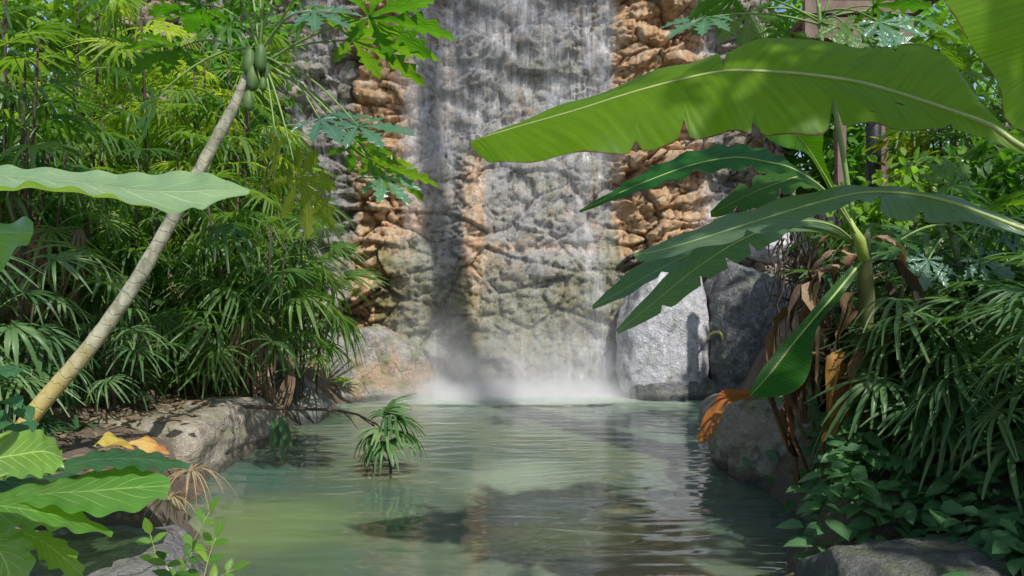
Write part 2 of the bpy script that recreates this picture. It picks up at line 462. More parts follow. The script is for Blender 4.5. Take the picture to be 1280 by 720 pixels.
for px_, py_, r_, c_ in ((.22, 5.35, .55, (.36, .42, .32)), (.0, 6.3, .65, (.26, .33, .24)), (-1.75, 5.0, .8, (.20, .27, .12)), (.35, 4.75, .5, (.34, .38, .14)), (1.9, 5.2, .8, (.075, .14, .10)), (-2.2, 6.3, .5, (.075, .15, .11))):  # pools of light and darker shaded patches painted into the water colour
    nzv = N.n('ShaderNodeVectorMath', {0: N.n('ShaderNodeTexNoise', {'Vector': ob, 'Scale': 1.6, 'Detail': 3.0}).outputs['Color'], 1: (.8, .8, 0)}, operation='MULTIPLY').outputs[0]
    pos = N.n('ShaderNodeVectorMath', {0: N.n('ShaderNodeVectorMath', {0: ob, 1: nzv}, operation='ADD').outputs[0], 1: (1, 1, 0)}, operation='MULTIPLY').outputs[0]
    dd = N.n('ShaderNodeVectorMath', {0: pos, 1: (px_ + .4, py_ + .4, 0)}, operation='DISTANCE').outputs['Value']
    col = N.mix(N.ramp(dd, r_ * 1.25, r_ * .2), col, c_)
h = N.math('MULTIPLY', h, N.math('ADD', .45, N.math('MULTIPLY', N.ramp(N.noise(mp((.55, .8, 1)), 1.0, 2), .35, .65), .8)))
foam = N.ramp(N.math('ADD', sep.outputs[1], N.math('MULTIPLY', N.math('SUBTRACT', N.noise(mp((1, .6, 1)), 1.3, 5), .5), 1.5)), 9.3, 11.2)
col = N.mix(N.math('MULTIPLY', foam, .8), col, (.50, .62, .50))
fm2 = N.ramp(N.math('ADD', sep.outputs[1], N.math('MULTIPLY', N.math('SUBTRACT', N.noise(mp((2.5, 1.5, 1)), 1.3, 6, .65), .5), 1.1)), 10.75, 11.05)
fm2 = N.math('MULTIPLY', fm2, N.ramp(N.math('ABSOLUTE', N.math('ADD', sep.outputs[0], .1)), 2.3, 1.7))
col = N.mix(fm2, col, (.88, .87, .85))
p = N.n('ShaderNodeBsdfPrincipled', {'Base Color': col, 'Roughness': .03, 'IOR': 1.7, 'Specular IOR Level': 1.0,
                                   'Normal': N.bump(h, 1.0, .002),
                                   'Subsurface Weight': 1.0, 'Subsurface Scale': .45, 'Subsurface Radius': (.9, 1.0, .8)})
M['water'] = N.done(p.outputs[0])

# mist
N = NT('mist')
g = N.coords('Generated')
sp = N.n('ShaderNodeSeparateXYZ', {0: g})
dz = N.math('POWER', N.math('SUBTRACT', 1.0, sp.outputs[2], clamp=True), 2.2)
ex = N.ramp(N.math('ABSOLUTE', N.math('SUBTRACT', sp.outputs[0], .5)), .5, .2)
ey = N.ramp(N.math('ABSOLUTE', N.math('SUBTRACT', sp.outputs[1], .5)), .5, .15)
nn = N.ramp(N.noise(N.coords('Object'), 2.6, 5, .65), .34, .68)
dn = N.math('MULTIPLY', N.math('MULTIPLY', dz, N.math('MULTIPLY', ex, ey)), N.math('ADD', N.math('MULTIPLY', nn, 2.6), N.math('MULTIPLY', N.ramp(sp.outputs[2], .2, 0.0), 2.2)))
vol = N.n('ShaderNodeVolumePrincipled', {'Color': (.985, .965, .985, 1), 'Density': dn, 'Anisotropy': .0})
N.t.links.new(vol.outputs[0], N.out.inputs['Volume'])
M['mist'] = N.m

# ------------------------------------------------------------------ light, sky, camera
SUN = V((.31, -.58, .74)).normalized()
elev = math.asin(SUN.z)
w = bpy.data.worlds.new('World')
scene.world = w
w.use_nodes = True
bgn = w.node_tree.nodes['Background']
sky = w.node_tree.nodes.new('ShaderNodeTexSky')
sky.sky_type = 'NISHITA'
sky.sun_disc = False
sky.sun_elevation = elev
sky.sun_rotation = math.atan2(SUN.x, SUN.y)
w.node_tree.links.new(sky.outputs[0], bgn.inputs[0])
bgn.inputs[1].default_value = .15
L = bpy.data.lights.new('sun', 'SUN')
L.energy = 5.0
L.angle = math.radians(.5)
L.color = (1, .97, .91)
lo = bpy.data.objects.new('sun', L)
lo.rotation_euler = (-SUN).to_track_quat('-Z', 'Y').to_euler()
lo.location = (0, 0, 20)
COL.objects.link(lo)
cam = bpy.data.cameras.new('camera')
cam.lens = 26
cam.sensor_width = 36
cam.clip_end = 500
co = bpy.data.objects.new('camera', cam)
co.location = (0, 0, CZ)
co.rotation_euler = (math.pi / 2, 0, 0)
COL.objects.link(co)
scene.camera = co
scene.view_settings.view_transform = 'Standard'
scene.view_settings.look = 'None'
scene.view_settings.exposure = 0
scene.cycles.max_bounces = 10
scene.cycles.transparent_max_bounces = 16
scene.cycles.volume_step_rate = 2.0
scene.cycles.volume_bounces = 3
scene.cycles.sample_clamp_indirect = 6

# ------------------------------------------------------------------ ground and pool
LEFT = [(-4, -3.2), (2, -2.3), (3.6, -1.75), (4.4, -1.85), (5.2, -2.35), (6.2, -2.55), (7.4, -2.75), (9.2, -2.85), (10.6, -2.2), (11.6, -2.0), (40, -2.0)]
RIGHT = [(-4, 1.6), (2, 1.1), (3.6, 1.2), (4.3, 1.6), (4.9, 2.1), (5.6, 2.05), (6.4, 2.0), (7.5, 2.5), (9, 2.9), (10.4, 3.1), (11.6, 2.6), (40, 2.6)]


def lin(T, y):
    for (a, b), (c, d) in zip(T, T[1:]):
        if y <= c:
            return b + (d - b) * max(0, (y - a)) / (c - a)
    return T[-1][1]


def ground_z(x, y):
    l, r = lin(LEFT, y), lin(RIGHT, y)
    d = max(l - x, x - r)                      # >0 on the banks
    if y < 3.0:
        d = max(d, 3.0 - y)
    if y > 11.5:
        d = max(d, (y - 11.5))
    z = -.7 + .7 * sm(-.9, 0, d)
    if d > 0:
        z += (.42 if x < 0 else .50) * sm(0, .35, d) + .10 * min(d, 6)
        z += .07 * fbm(x, y, 0, .9, 3)
    if x > 0:
        z += 1.5 * math.exp(-((x - 3.9) ** 2 / .5 + (y - 8.4) ** 2 / 2.2))
    if y < 4.2 and abs(x) < 2.6:
        z = z - .40 * sm(4.2, 3.7, y) * sm(2.6, 2.2, abs(x)) * (1 if d > 0 else 0)
    if y < 2.0:
        z = z * .6
    return z


mb = MB()
xs = [-60, -40, -25, -16] + [-12 + .2 * i for i in range(121)] + [16, 25, 40, 60]
ys = [-40, -20, -10] + [-6 + .2 * i for i in range(126)] + [24, 32, 45, 70, 110]
rows, uvs = [], []
for y in ys:
    rows.append([V((x, y, ground_z(x, y))) for x in xs])
    uvs.append([(x, y) for x in xs])
mb.grid(rows, uvs)
kind(mb.build('ground', M['soil']), 'structure')
mb = MB()
NX, NY = 190, 640
wrows = []
for j in range(NY + 1):
    y = 1.2 + 11.4 * j / NY
    row = []
    for i in range(NX + 1):
        x = -4.6 + 9.2 * i / NX
        if i in (0, NX) or j in (0, NY):
            row.append(V((x, y, -1.8)))
            continue
        wx, wy = x + .35 * nz(x, y, 3, .8), y + .22 * nz(x, y, 9, .8)
        calm = .45 + .75 * sm(-.35, .35, nz(x, y, 20, .5))
        hh = nz(wx * 1.7, wy * 7.2, 0) + .45 * nz(wx * 4.2, wy * 15, 5) + .16 * nz(wx * 9, wy * 30, 8)
        row.append(V((x, y, .0088 * hh * calm * (1 + .8 * sm(9, 11, y)))))
    wrows.append(row)
mb.grid(wrows, [[(0, 0)] * (NX + 1)] * (NY + 1))
mb.face((0, NY * (NX + 1), NY * (NX + 1) + NX, NX))
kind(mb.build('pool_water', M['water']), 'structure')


# ------------------------------------------------------------------ cliff
def hash2(p):
    return (math.sin(p[0] * 12.9898 + p[1] * 78.233 + p[2] * 37.7) * 43758.5453) % 1


def cliff_y(x, z):
    wx = x + .10 * nz(x, 0, z, 1.1, 3) + .03 * nz(x, 0, z, 5, 3)
    wz = z + .10 * nz(x, 5, z, 1.1, 4) + .03 * nz(x, 5, z, 5, 4)
    mid = sm(-2.0, -1.5, x) * sm(2.0, 1.5, x)

    def facets(sx, sz, off, tilt, key):
        d, p = noise.voronoi(V((wx * sx + key, 0, wz * sz)))
        h1, h2, h3 = hash2(p[0]), hash2(p[0] + V((1.3, 0, 2.1))), hash2(p[0] + V((4.3, 0, 7.7)))
        dx, dz = (wx * sx + key - p[0][0]) / sx, (wz * sz - p[0][2]) / sz
        return (h1 - .5) * off + (h2 - .5) * tilt * dx + (h3 - .62) * tilt * dz, d[1] - d[0], p[0]
    y = 11.75 + .10 * z
    f1, e1, p0 = facets(.85, 1.5, .50 - .34 * mid, .45 - .2 * mid, 0)
    f2, e2, _ = facets(2.2, 3.4, .22 - .12 * mid, .75 - .35 * mid, 7)
    f3, e3, _ = facets(5.5, 8.0, .08 - .03 * mid, .9, 3)
    y += f1 + f2 + f3
    y += (.16 * sm(.06, .0, e1) + .09 * sm(.08, 0, e2)) * (1 - .4 * mid) + .03 * sm(.12, 0, e3)
    sv = z * 2.3 + .55 * fbm(x, 7, z, .7, 3) + .25 * hash2(p0)
    fr = sv - math.floor(sv)
    y += (.17 - .12 * mid) * (fr ** 1.6 if fr < .93 else (1 - fr) / .07) * (.35 + .65 * hash2(V((math.floor(sv), 2.0, math.floor(x * .8 + .3 * math.floor(sv))))))
    y += .10 * fbm(x, 1, z, .55, 3) + .025 * fbm(x, 2, z, 5.2, 4)
    y -= .22 * sm(2.25, 2.0, z) * mid + .18 * sm(.9, .55, z) * mid      # ledges under the fall
    y += .35 * math.exp(-((x + 1.05) / .35) ** 2) * sm(2.2, 3.4, z)          # recess beside the stained column
    y -= .25 * math.exp(-((x + .65) / .28) ** 2) * sm(3.6, 3.0, z)
    y -= .35 * sm(1.5, 2.2, x) + .15 * sm(-1.7, -2.3, x)
    y += 1.6 * sm(3.6, 5.2, x) + 4 * sm(4.6, 7, x)                           # turns away beyond the boulders
    return y


def cliff_mask(x, z):
    n = fbm(x, 9, z, .9, 4)
    o = 0
    o = max(o, .95 * math.exp(-((x + .62) / .26) ** 2) * sm(.2, 1.2, z) * sm(4.4, 3.4, z))
    o = max(o, 1.0 * sm(1.5, 1.75, x) * sm(3.4, 2.9, x) * sm(2.0, 2.4, z))
    o = max(o, 1.0 * sm(-1.45, -1.75, x) * sm(-2.7, -2.3, x) * sm(.7, 1.0, z))
    o = max(o, .6 * math.exp(-((z - 2.25) / .18) ** 2) * sm(-.8, -.3, x) * sm(1.6, 1.2, x))
    o = max(o, .6 * math.exp(-((x + 1.6) / .5) ** 2 - ((z - 2.9) / .5) ** 2))
    o += .35 * n
    m = .36 + .45 * sm(2.6, 1.2, z) * sm(2.1, 1.6, x) + .5 * n * .7
    if x > 1.75 or x < -2.2:
        m *= .4
    wet = sm(-2.1, -1.6, x) * sm(1.8, 1.5, x)
    wet = max(wet, .5 * sm(-2.6, -3, x), .6 * math.exp(-((x - 3.1) / .3) ** 2) * sm(2, 3, z))
    wet *= .60 + .40 * sm(1.5, 4.0, z)
    return (max(0, min(1, o)), max(0, min(1, m)), max(0, min(1, wet)), 1)


def set_mask(o, fn):
    a = o.data.color_attributes.new('mask', 'FLOAT_COLOR', 'POINT')
    flat = []
    for v in o.data.vertices:
        flat.extend(fn(v.co))
    a.data.foreach_set('color', flat)


mb = MB()
nx, nzn = 600, 330
rows, uvs = [], []
for j in range(nzn + 1):
    z = -.9 + j * 9.4 / nzn
    row = []
    for i in range(nx + 1):
        x = -7.2 + i * 15.4 / nx
        top = 7.6 + .5 * nz(x, 0, 0, .7) - 3.2 * sm(4.2, 6.0, x)
        zz = -.9 + (z + .9) * (top + .9) / 9.4
        row.append(V((x, cliff_y(x, zz), zz)))
    rows.append(row)
    uvs.append([(0, 0)] * (nx + 1))
last = rows[-1]
for dy in (.6, 3, 9):                                                          # plateau behind the lip
    rows.append([V((p.x, p.y + dy, p.z + .1 * dy)) for p in last])
    uvs.append([(0, 0)] * (nx + 1))
mb.grid(rows, uvs)
cl = kind(mb.build('cliff', M['cliff']), 'structure')
set_mask(cl, lambda c: cliff_mask(c.x, c.z))


def fall_sheet(mat, off, x0, x1, z1, dens, mod=None, jit=.03, parent=None, name='waterfall'):
    mb = MB()
    n, m = int((x1 - x0) / .06), int(z1 / .09)
    rows = []
    ys = {}
    prev = None
    for j in range(m, -1, -1):
        z = z1 * j / m
        row = []
        for i in range(n + 1):
            x = x0 + (x1 - x0) * i / n
            y = cliff_y(x, z) - off - jit * abs(nz(x, 0, z, 2.5, 8))
            if prev is not None:                       # water leaves a ledge and falls free
                y = min(y, prev[i].y + .10)
            row.append(V((x, y, z)))
        prev = row
        rows.append(row)
    mb.grid(rows, [[(0, 0)] * (n + 1)] * (m + 1))
    o = mb.build(name, mat, parent)

    def mk(c):
        e = sm(x0, x0 + .35, c.x) * sm(x1, x1 - .35, c.x)
        k = dens(c.x, c.z) if callable(dens) else dens
        return (e * k, 0, 0, 1)
    set_mask(o, mk)
    return kind(o, 'structure')


def main_d(x, z):
    k = .32 + .5 * sm(2.4, 4.4, z)
    k += .45 * sm(1.0, .0, z)
    k *= 1 - .75 * math.exp(-((x + .62) / .30) ** 2) * sm(.8, 1.6, z) * sm(4.5, 3.5, z)
    k += .35 * math.exp(-((x - 1.3) / .3) ** 2)
    return k


wf = fall_sheet(M['fall_a'], .05, -2.05, 1.85, 7.3, main_d)
fall_sheet(M['fall_b'], .22, -1.9, 1.8, 7.3, lambda x, z: main_d(x, z) * .9, jit=.10)
fall_sheet(M['fall_a'], .06, -3.7, -2.6, 7.3, .8)
fall_sheet(M['fall_a'], .06, 2.75, 3.6, 7.3, lambda x, z: .8 * sm(1.8, 2.6, z))

mb = MB()
rows, uvs = [], []
for i in range(17):
    a = math.pi * i / 16
    row = []
    for k in range(33):
        b = math.pi * (k / 32)
        # half dome resting on the water
        x = -.12 + 2.25 * math.cos(b)
        r = math.sin(b) ** .6
        y = 10.85 + .85 * r * math.cos(a)
        z = .02 + 1.7 * r * math.sin(a)
        row.append(V((x, y, z)))
    rows.append(row)
    uvs.append([(0, 0)] * 33)
mb.grid(rows, uvs)
mist = kind(mb.build('mist', M['mist']), 'structure')


# ------------------------------------------------------------------ rocks
def rock(name, label, c, h, mat, seed, p=3.0, planes=7, amp=.08, sub=5, rz=0, cat='rock', group=None, tilt=0, fine=.055):
    import bmesh
    rr = random.Random(seed)
    bm = bmesh.new()
    bmesh.ops.create_icosphere(bm, subdivisions=sub, radius=1)
    P = []
    for _ in range(planes):
        n = V((rr.gauss(0, 1), rr.gauss(0, 1), rr.gauss(0, .8))).normalized()
        P.append((n, rr.uniform(.72, .98)))
    hx, hy, hz = h
    Mr = Matrix.Rotation(rz, 3, 'Z') @ Matrix.Rotation(tilt, 3, 'Y')
    for v in bm.verts:
        d = v.co.normalized()
        q = (abs(d.x) ** p + abs(d.y) ** p + abs(d.z) ** p) ** (-1 / p)
        for n, k in P:
            a = d.dot(n)
            if a > .05:
                q = min(q, k / a + .0)
        q *= 1 + amp * fbm(d.x, d.y, d.z, 1.3, 3, seed) + fine * fbm(d.x, d.y, d.z, 6, 4, seed + 5)
        v.co = Mr @ V((d.x * q * hx, d.y * q * hy, d.z * q * hz))
    me = bpy.data.meshes.new(name)
    bm.to_mesh(me)
    bm.free()
    me.materials.append(mat)
    me.polygons.foreach_set('use_smooth', [True] * len(me.polygons))
    o = link(name, me)
    o.location = c
    return tag(o, label, cat, group)


rock('ledge_rock', 'long flat-topped grey rock ledge along the pool under the fallen branch', (-3.30, 7.05, .10), (.82, 1.30, .40), M['rock_ledge'], 3, p=7, planes=5, amp=.06, rz=-.12)
rock('ledge_rock', 'rounded rock between the long ledge and the stained sloping rock by the pool', (-3.15, 9.3, .1), (.85, 1.0, .55), M['rock_dark'], 12, p=4)
rock('slab_rock', 'dark flat slab with pale patches under the big-leaved plant at the near corner', (-1.98, 3.45, .10), (.62, .50, .27), M['rock_slab'], 7, p=6, planes=4, amp=.06, rz=.1)
rock('sloping_rock', 'sloping rock with orange stain and moss at the foot of the cliff', (-2.25, 10.95, .10), (1.05, .7, .95), M['rock_orange'], 9, p=2.6, planes=9, tilt=.35)
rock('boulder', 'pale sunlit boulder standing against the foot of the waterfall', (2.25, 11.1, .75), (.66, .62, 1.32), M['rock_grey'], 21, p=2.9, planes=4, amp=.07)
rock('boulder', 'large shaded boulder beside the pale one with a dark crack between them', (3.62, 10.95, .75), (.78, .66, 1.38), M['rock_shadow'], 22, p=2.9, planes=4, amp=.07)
rock('boulder', 'low dark wet boulder at the waterline in front of the pale boulder', (2.35, 10.72, -.04), (.66, .30, .36), M['rock_dark'], 25, p=3)
rock('boulder', 'small round pale rock perched above the shaded boulder', at(962, 300, 11.3), (.36, .34, .34), M['rock_grey'], 26, p=2.6)
rock('boulder', 'brownish rock behind the dead banana leaves', at(1045, 290, 9.5), (.45, .4, .40), M['rock_ledge'], 27, p=2.6)
rock('ledge_rock', 'blocky grey rock ledge jutting into the pool below the orange dead leaf', (2.86, 6.5, .14), (1.0, 1.0, .50), M['rock_ledge'], 33, p=6, planes=6, amp=.07, rz=.25)
rock('slab_rock', 'dark angular slab at the near edge of the pool below the ground cover', (1.75, 3.35, .10), (.50, .52, .34), M['rock_slab2'], 41, p=5, planes=6, amp=.08, rz=-.5)
rock('slab_rock', 'low dark stone at the water beside the angular slab', (1.28, 3.25, .02), (.30, .34, .18), M['rock_dark'], 44, p=4, planes=5)

# ------------------------------------------------------------------ strip leaves (banana, elephant ear and the like)
def strip_leaf(name, st, mat, parent, n=44, m=5, ruffle=.012, rf=16, tears=(), seed=0, rib=.0, sag=0.0, scal=0.0):
    mids = crom([at(*s[0]) for s in st], n)
    A = crom([at(*s[1]) for s in st], n)
    B = crom([at(*s[2]) for s in st], n)
    mb = MB()
    rows, uvs = [], []
    rr = random.Random(seed)
    T = [(t, side, dep) for t, side, dep in tears]
    for i in range(n + 1):
        u = i / n
        c, a, b = mids[i], A[i], B[i]
        tg = (mids[min(i + 1, n)] - mids[max(i - 1, 0)]).normalized()
        nrm = (a - b).cross(tg)
        nrm = nrm.normalized() if nrm.length > 1e-6 else V((0, 0, 1))
        row, uv = [], []
        for k in range(-m, m + 1):
            f = abs(k) / m
            e = a if k < 0 else b
            for t, sd, dep in T:
                if (sd < 0) == (k < 0) and k != 0:
                    dd = abs(u - t) * n
                    if dd < .6:
                        f *= 1 - dep
                    elif dd < 1.6:
                        f *= 1 - dep * .12
            p = c.lerp(e, f)
            wdt = (e - c).length
            p = p + nrm * (ruffle * f * f * math.sin(u * rf * 6.283 + (k > 0) * 1.7 + 2.2 * nz(u * 4, seed, 0, 1)) * min(1, wdt * 8))
            p = p + nrm * (sag * math.sin(math.pi * min(1, f)) * wdt)
            if scal:
                p = p + (e - c).normalized() * (scal * f ** 3 * math.sin(u * rf * 6.283 + (k > 0))) if wdt > 1e-4 else p
            row.append(p)
            uv.append((u, .5 + .5 * k / m))
        rows.append(row)
        uvs.append(uv)
    mb.grid(rows, uvs)
    o = mb.build(name, mat, parent)
    if rib:
        r = MB()
        off = []
        for i in range(n + 1):
            off.append(mids[i])
        r.tube(off, [max(.0016, rib * (1 - .85 * i / n)) for i in range(n + 1)], 6)
        r.build('midrib', M['midrib'], o)
    return o


def tri(P, A, B):
    return [(p, a, b) for p, a, b in zip(P, A, B)]


# big banana plant whose stem stands just beyond the frame
bp = thing('banana_plant', 'banana plant with very large arching leaves reaching in front of the waterfall', 'banana plant', (2.62, 2.75, ground_z(2.62, 2.75)))
mb = MB()
gz = bp.location.z
mb.tube([V((2.62, 2.75, gz - .05)), V((2.60, 2.76, gz + .7)), V((2.55, 2.75, 1.55)), V((2.45, 2.74, 2.0))], [.12, .10, .08, .05], 14)
mb.build('pseudostem', M['pseudostem'], bp)
strip_leaf('leaf', tri(
    [(1440, 205, 2.75), (1300, 192, 2.75), (1238, 158, 2.8), (1190, 140, 2.85), (1130, 120, 2.9), (1070, 103, 2.95), (1000, 93, 3.0), (935, 89, 3.04), (900, 90, 3.06), (850, 100, 3.08), (790, 116, 3.1), (720, 138, 3.15), (650, 158, 3.2), (610, 170, 3.22), (588, 178, 3.25)],
    [(1440, 202, 2.75), (1300, 187, 2.75), (1243, 146, 2.85), (1190, 78, 3.05), (1130, 54, 3.15), (1066, 60, 3.15), (985, 45, 3.2), (925, 58, 3.22), (900, 68, 3.2), (850, 80, 3.25), (790, 100, 3.28), (720, 126, 3.28), (650, 152, 3.25), (610, 168, 3.22), (588, 176, 3.25)],
    [(1440, 209, 2.75), (1298, 198, 2.75), (1226, 170, 2.78), (1180, 164, 2.75), (1130, 161, 2.7), (1075, 157, 2.75), (1010, 170, 2.8), (945, 168, 2.85), (905, 166, 2.88), (850, 180, 2.92), (790, 191, 2.95), (720, 193, 3.0), (650, 203, 3.08), (612, 202, 3.15), (590, 185, 3.24)]),
    M['banana'], bp, n=110, m=7, ruffle=.010, rf=9, seed=1, rib=.014, sag=.05, tears=((.392, 1, .55), (.56, -1, .8), (.50, 1, .25), (.635, 1, .30), (.71, 1, .18), (.30, -1, .22), (.21, 1, .3)))
strip_leaf('leaf', tri(
    [(1420, 210, 2.5), (1335, 130, 2.4), (1305, 80, 2.35), (1292, 20, 2.3), (1290, -60, 2.25), (1295, -150, 2.2)],
    [(1415, 205, 2.5), (1278, 165, 2.3), (1236, 85, 2.25), (1192, 25, 2.2), (1178, -60, 2.2), (1240, -140, 2.2)],
    [(1425, 215, 2.5), (1380, 120, 2.4), (1385, 70, 2.3), (1390, 10, 2.3), (1390, -60, 2.25), (1340, -150, 2.2)]),
    M['banana'], bp, n=40, m=6, ruffle=.012, rf=5, seed=2, rib=.012)
strip_leaf('leaf', tri(
    [(1420, 310, 2.65), (1300, 292, 2.7), (1240, 272, 2.75), (1190, 254, 2.8), (1140, 243, 2.85), (1080, 241, 2.9), (1020, 254, 2.95), (960, 272, 3.0), (900, 291, 3.05), (840, 309, 3.1), (792, 320, 3.12)],
    [(1420, 305, 2.65), (1300, 287, 2.7), (1240, 263, 2.8), (1190, 246, 2.9), (1135, 236, 3.0), (1075, 232, 3.1), (1010, 240, 3.2), (955, 256, 3.22), (895, 275, 3.25), (838, 299, 3.2), (792, 317, 3.12)],
    [(1420, 316, 2.65), (1300, 299, 2.7), (1235, 283, 2.7), (1185, 277, 2.7), (1125, 277, 2.7), (1075, 252, 2.7), (1028, 268, 2.75), (968, 288, 2.8), (908, 303, 2.85), (852, 316, 2.95), (800, 328, 3.08)]),
    M['banana_glauc'], bp, n=80, m=5, ruffle=.006, rf=8, seed=3, rib=.011, tears=((.46, 1, .8), (.36, 1, .5), (.75, 1, .6)))

# smaller banana plant above the dead leaves
bx, by = at(1080, 500, 4.6).x, 4.6
b2 = thing('banana_plant', 'smaller banana plant with narrow torn leaves and a skirt of dead brown leaves', 'banana plant', (bx, by, ground_z(bx, by)))
crown = at(1080, 312, 4.35)
mb = MB()
mb.tube([V((bx, by, b2.location.z - .05)), V((bx - .02, by, b2.location.z + .4)), at(1083, 380, 4.45), crown, at(1085, 290, 4.3)], [.07, .06, .05, .035, .012], 12)
mb.build('pseudostem', M['pseudostem'], b2)
strip_leaf('leaf', tri(
    [(1080, 312, 4.35), (1052, 264, 4.15), (1025, 233, 4.0), (990, 211, 3.9), (960, 203, 3.85), (920, 197, 3.8), (870, 205, 3.75), (820, 222, 3.7), (770, 243, 3.65), (724, 264, 3.6)],
    [(1077, 312, 4.35), (1048, 262, 4.15), (1022, 228, 4.0), (988, 203, 3.95), (955, 187, 4.0), (915, 181, 3.95), (865, 189, 3.9), (815, 210, 3.8), (768, 237, 3.7), (724, 263, 3.6)],
    [(1083, 314, 4.35), (1055, 268, 4.15), (1027, 238, 4.0), (990, 218, 3.85), (958, 216, 3.75), (915, 212, 3.7), (868, 218, 3.65), (820, 233, 3.6), (772, 249, 3.6), (725, 266, 3.6)]),
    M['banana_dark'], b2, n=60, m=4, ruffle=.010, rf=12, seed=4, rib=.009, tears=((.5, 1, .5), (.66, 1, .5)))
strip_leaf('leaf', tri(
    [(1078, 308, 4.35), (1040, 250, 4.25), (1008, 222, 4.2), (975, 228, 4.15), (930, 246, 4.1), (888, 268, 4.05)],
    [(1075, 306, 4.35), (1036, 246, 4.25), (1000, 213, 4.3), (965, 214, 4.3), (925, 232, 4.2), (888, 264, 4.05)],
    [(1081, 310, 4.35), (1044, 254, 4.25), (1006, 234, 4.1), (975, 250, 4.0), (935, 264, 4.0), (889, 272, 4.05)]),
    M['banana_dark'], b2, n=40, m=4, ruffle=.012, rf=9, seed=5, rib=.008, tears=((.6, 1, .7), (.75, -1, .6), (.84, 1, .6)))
strip_leaf('leaf', tri(
    [(1080, 310, 4.35), (1058, 268, 4.25), (1040, 236, 4.2), (1016, 196, 4.05), (995, 168, 3.9), (965, 144, 3.75), (930, 126, 3.65)],
    [(1083, 308, 4.35), (1061, 266, 4.25), (1043, 234, 4.2), (1028, 188, 4.05), (1030, 152, 3.95), (1000, 128, 3.85), (930, 124, 3.65)],
    [(1077, 312, 4.35), (1055, 270, 4.25), (1037, 238, 4.2), (1010, 194, 4.0), (974, 182, 3.8), (945, 160, 3.7), (929, 129, 3.65)]),
    M['banana'], b2, n=40, m=4, ruffle=.008, rf=6, seed=6, rib=.009)
strip_leaf('leaf', tri(
    [(1080, 314, 4.35), (1045, 284, 4.2), (1000, 276, 4.0), (960, 285, 3.9), (915, 306, 3.8), (868, 337, 3.7), (820, 376, 3.6), (771, 415, 3.55)],
    [(1080, 312, 4.35), (1045, 281, 4.2), (998, 271, 4.05), (955, 272, 4.0), (910, 287, 3.9), (862, 318, 3.8), (814, 364, 3.65), (770, 412, 3.55)],
    [(1080, 317, 4.35), (1045, 288, 4.2), (1000, 283, 3.95), (964, 305, 3.8), (930, 325, 3.7), (884, 352, 3.62), (830, 390, 3.55), (773, 417, 3.55)]),
    M['banana_glauc'], b2, n=60, m=4, ruffle=.009, rf=9, seed=7, rib=.008, tears=((.52, 1, .7), (.62, 1, .6), (.71, 1, .5), (.85, 1, .5)))
strip_leaf('leaf', tri(
    [(1080, 314, 4.35), (1040, 290, 4.25), (985, 282, 4.15), (930, 290, 4.05), (875, 312, 3.95), (820, 339, 3.9), (780, 362, 3.85), (740, 384, 3.8)],
    [(1080, 312, 4.35), (1040, 287, 4.25), (984, 276, 4.2), (928, 280, 4.15), (872, 298, 4.1), (812, 322, 4.0), (774, 350, 3.9), (740, 382, 3.8)],
    [(1080, 317, 4.35), (1040, 294, 4.25), (986, 290, 4.1), (934, 304, 3.95), (880, 328, 3.85), (824, 346, 3.8), (785, 369, 3.8), (741, 387, 3.8)]),
    M['banana_glauc'], b2, n=50, m=4, ruffle=.007, rf=9, seed=8, rib=.008, tears=((.7, 1, .6), (.57, 1, .7)))
lf = strip_leaf('leaf', tri(
    [(1080, 322, 4.35), (1062, 345, 4.3), (1040, 372, 4.25), (1015, 401, 4.2), (990, 431, 4.15), (965, 464, 4.1), (938, 494, 4.05)],
    [(1077, 319, 4.35), (1056, 341, 4.3), (1033, 366, 4.25), (1008, 396, 4.2), (977, 430, 4.15), (952, 462, 4.1), (936, 491, 4.05)],
    [(1084, 325, 4.35), (1067, 349, 4.3), (1047, 377, 4.2), (1020, 412, 4.1), (1012, 462, 4.0), (992, 490, 3.95), (945, 497, 4.02)]),
    M['banana_dark'], b2, n=50, m=4, ruffle=.006, rf=5, seed=9, rib=.011)
lf['label'] = 'broken leaf hanging down from a bright yellow-green stalk'
# pale unfurling shoot at the crown
mb = MB()
mb.tube([at(1080, 325, 4.3), at(1074, 300, 4.28), at(1066, 285, 4.27), at(1062, 270, 4.27)], [.03, .034, .02, .003], 10)
mb.build('shoot', M['petiole_pale'], b2)
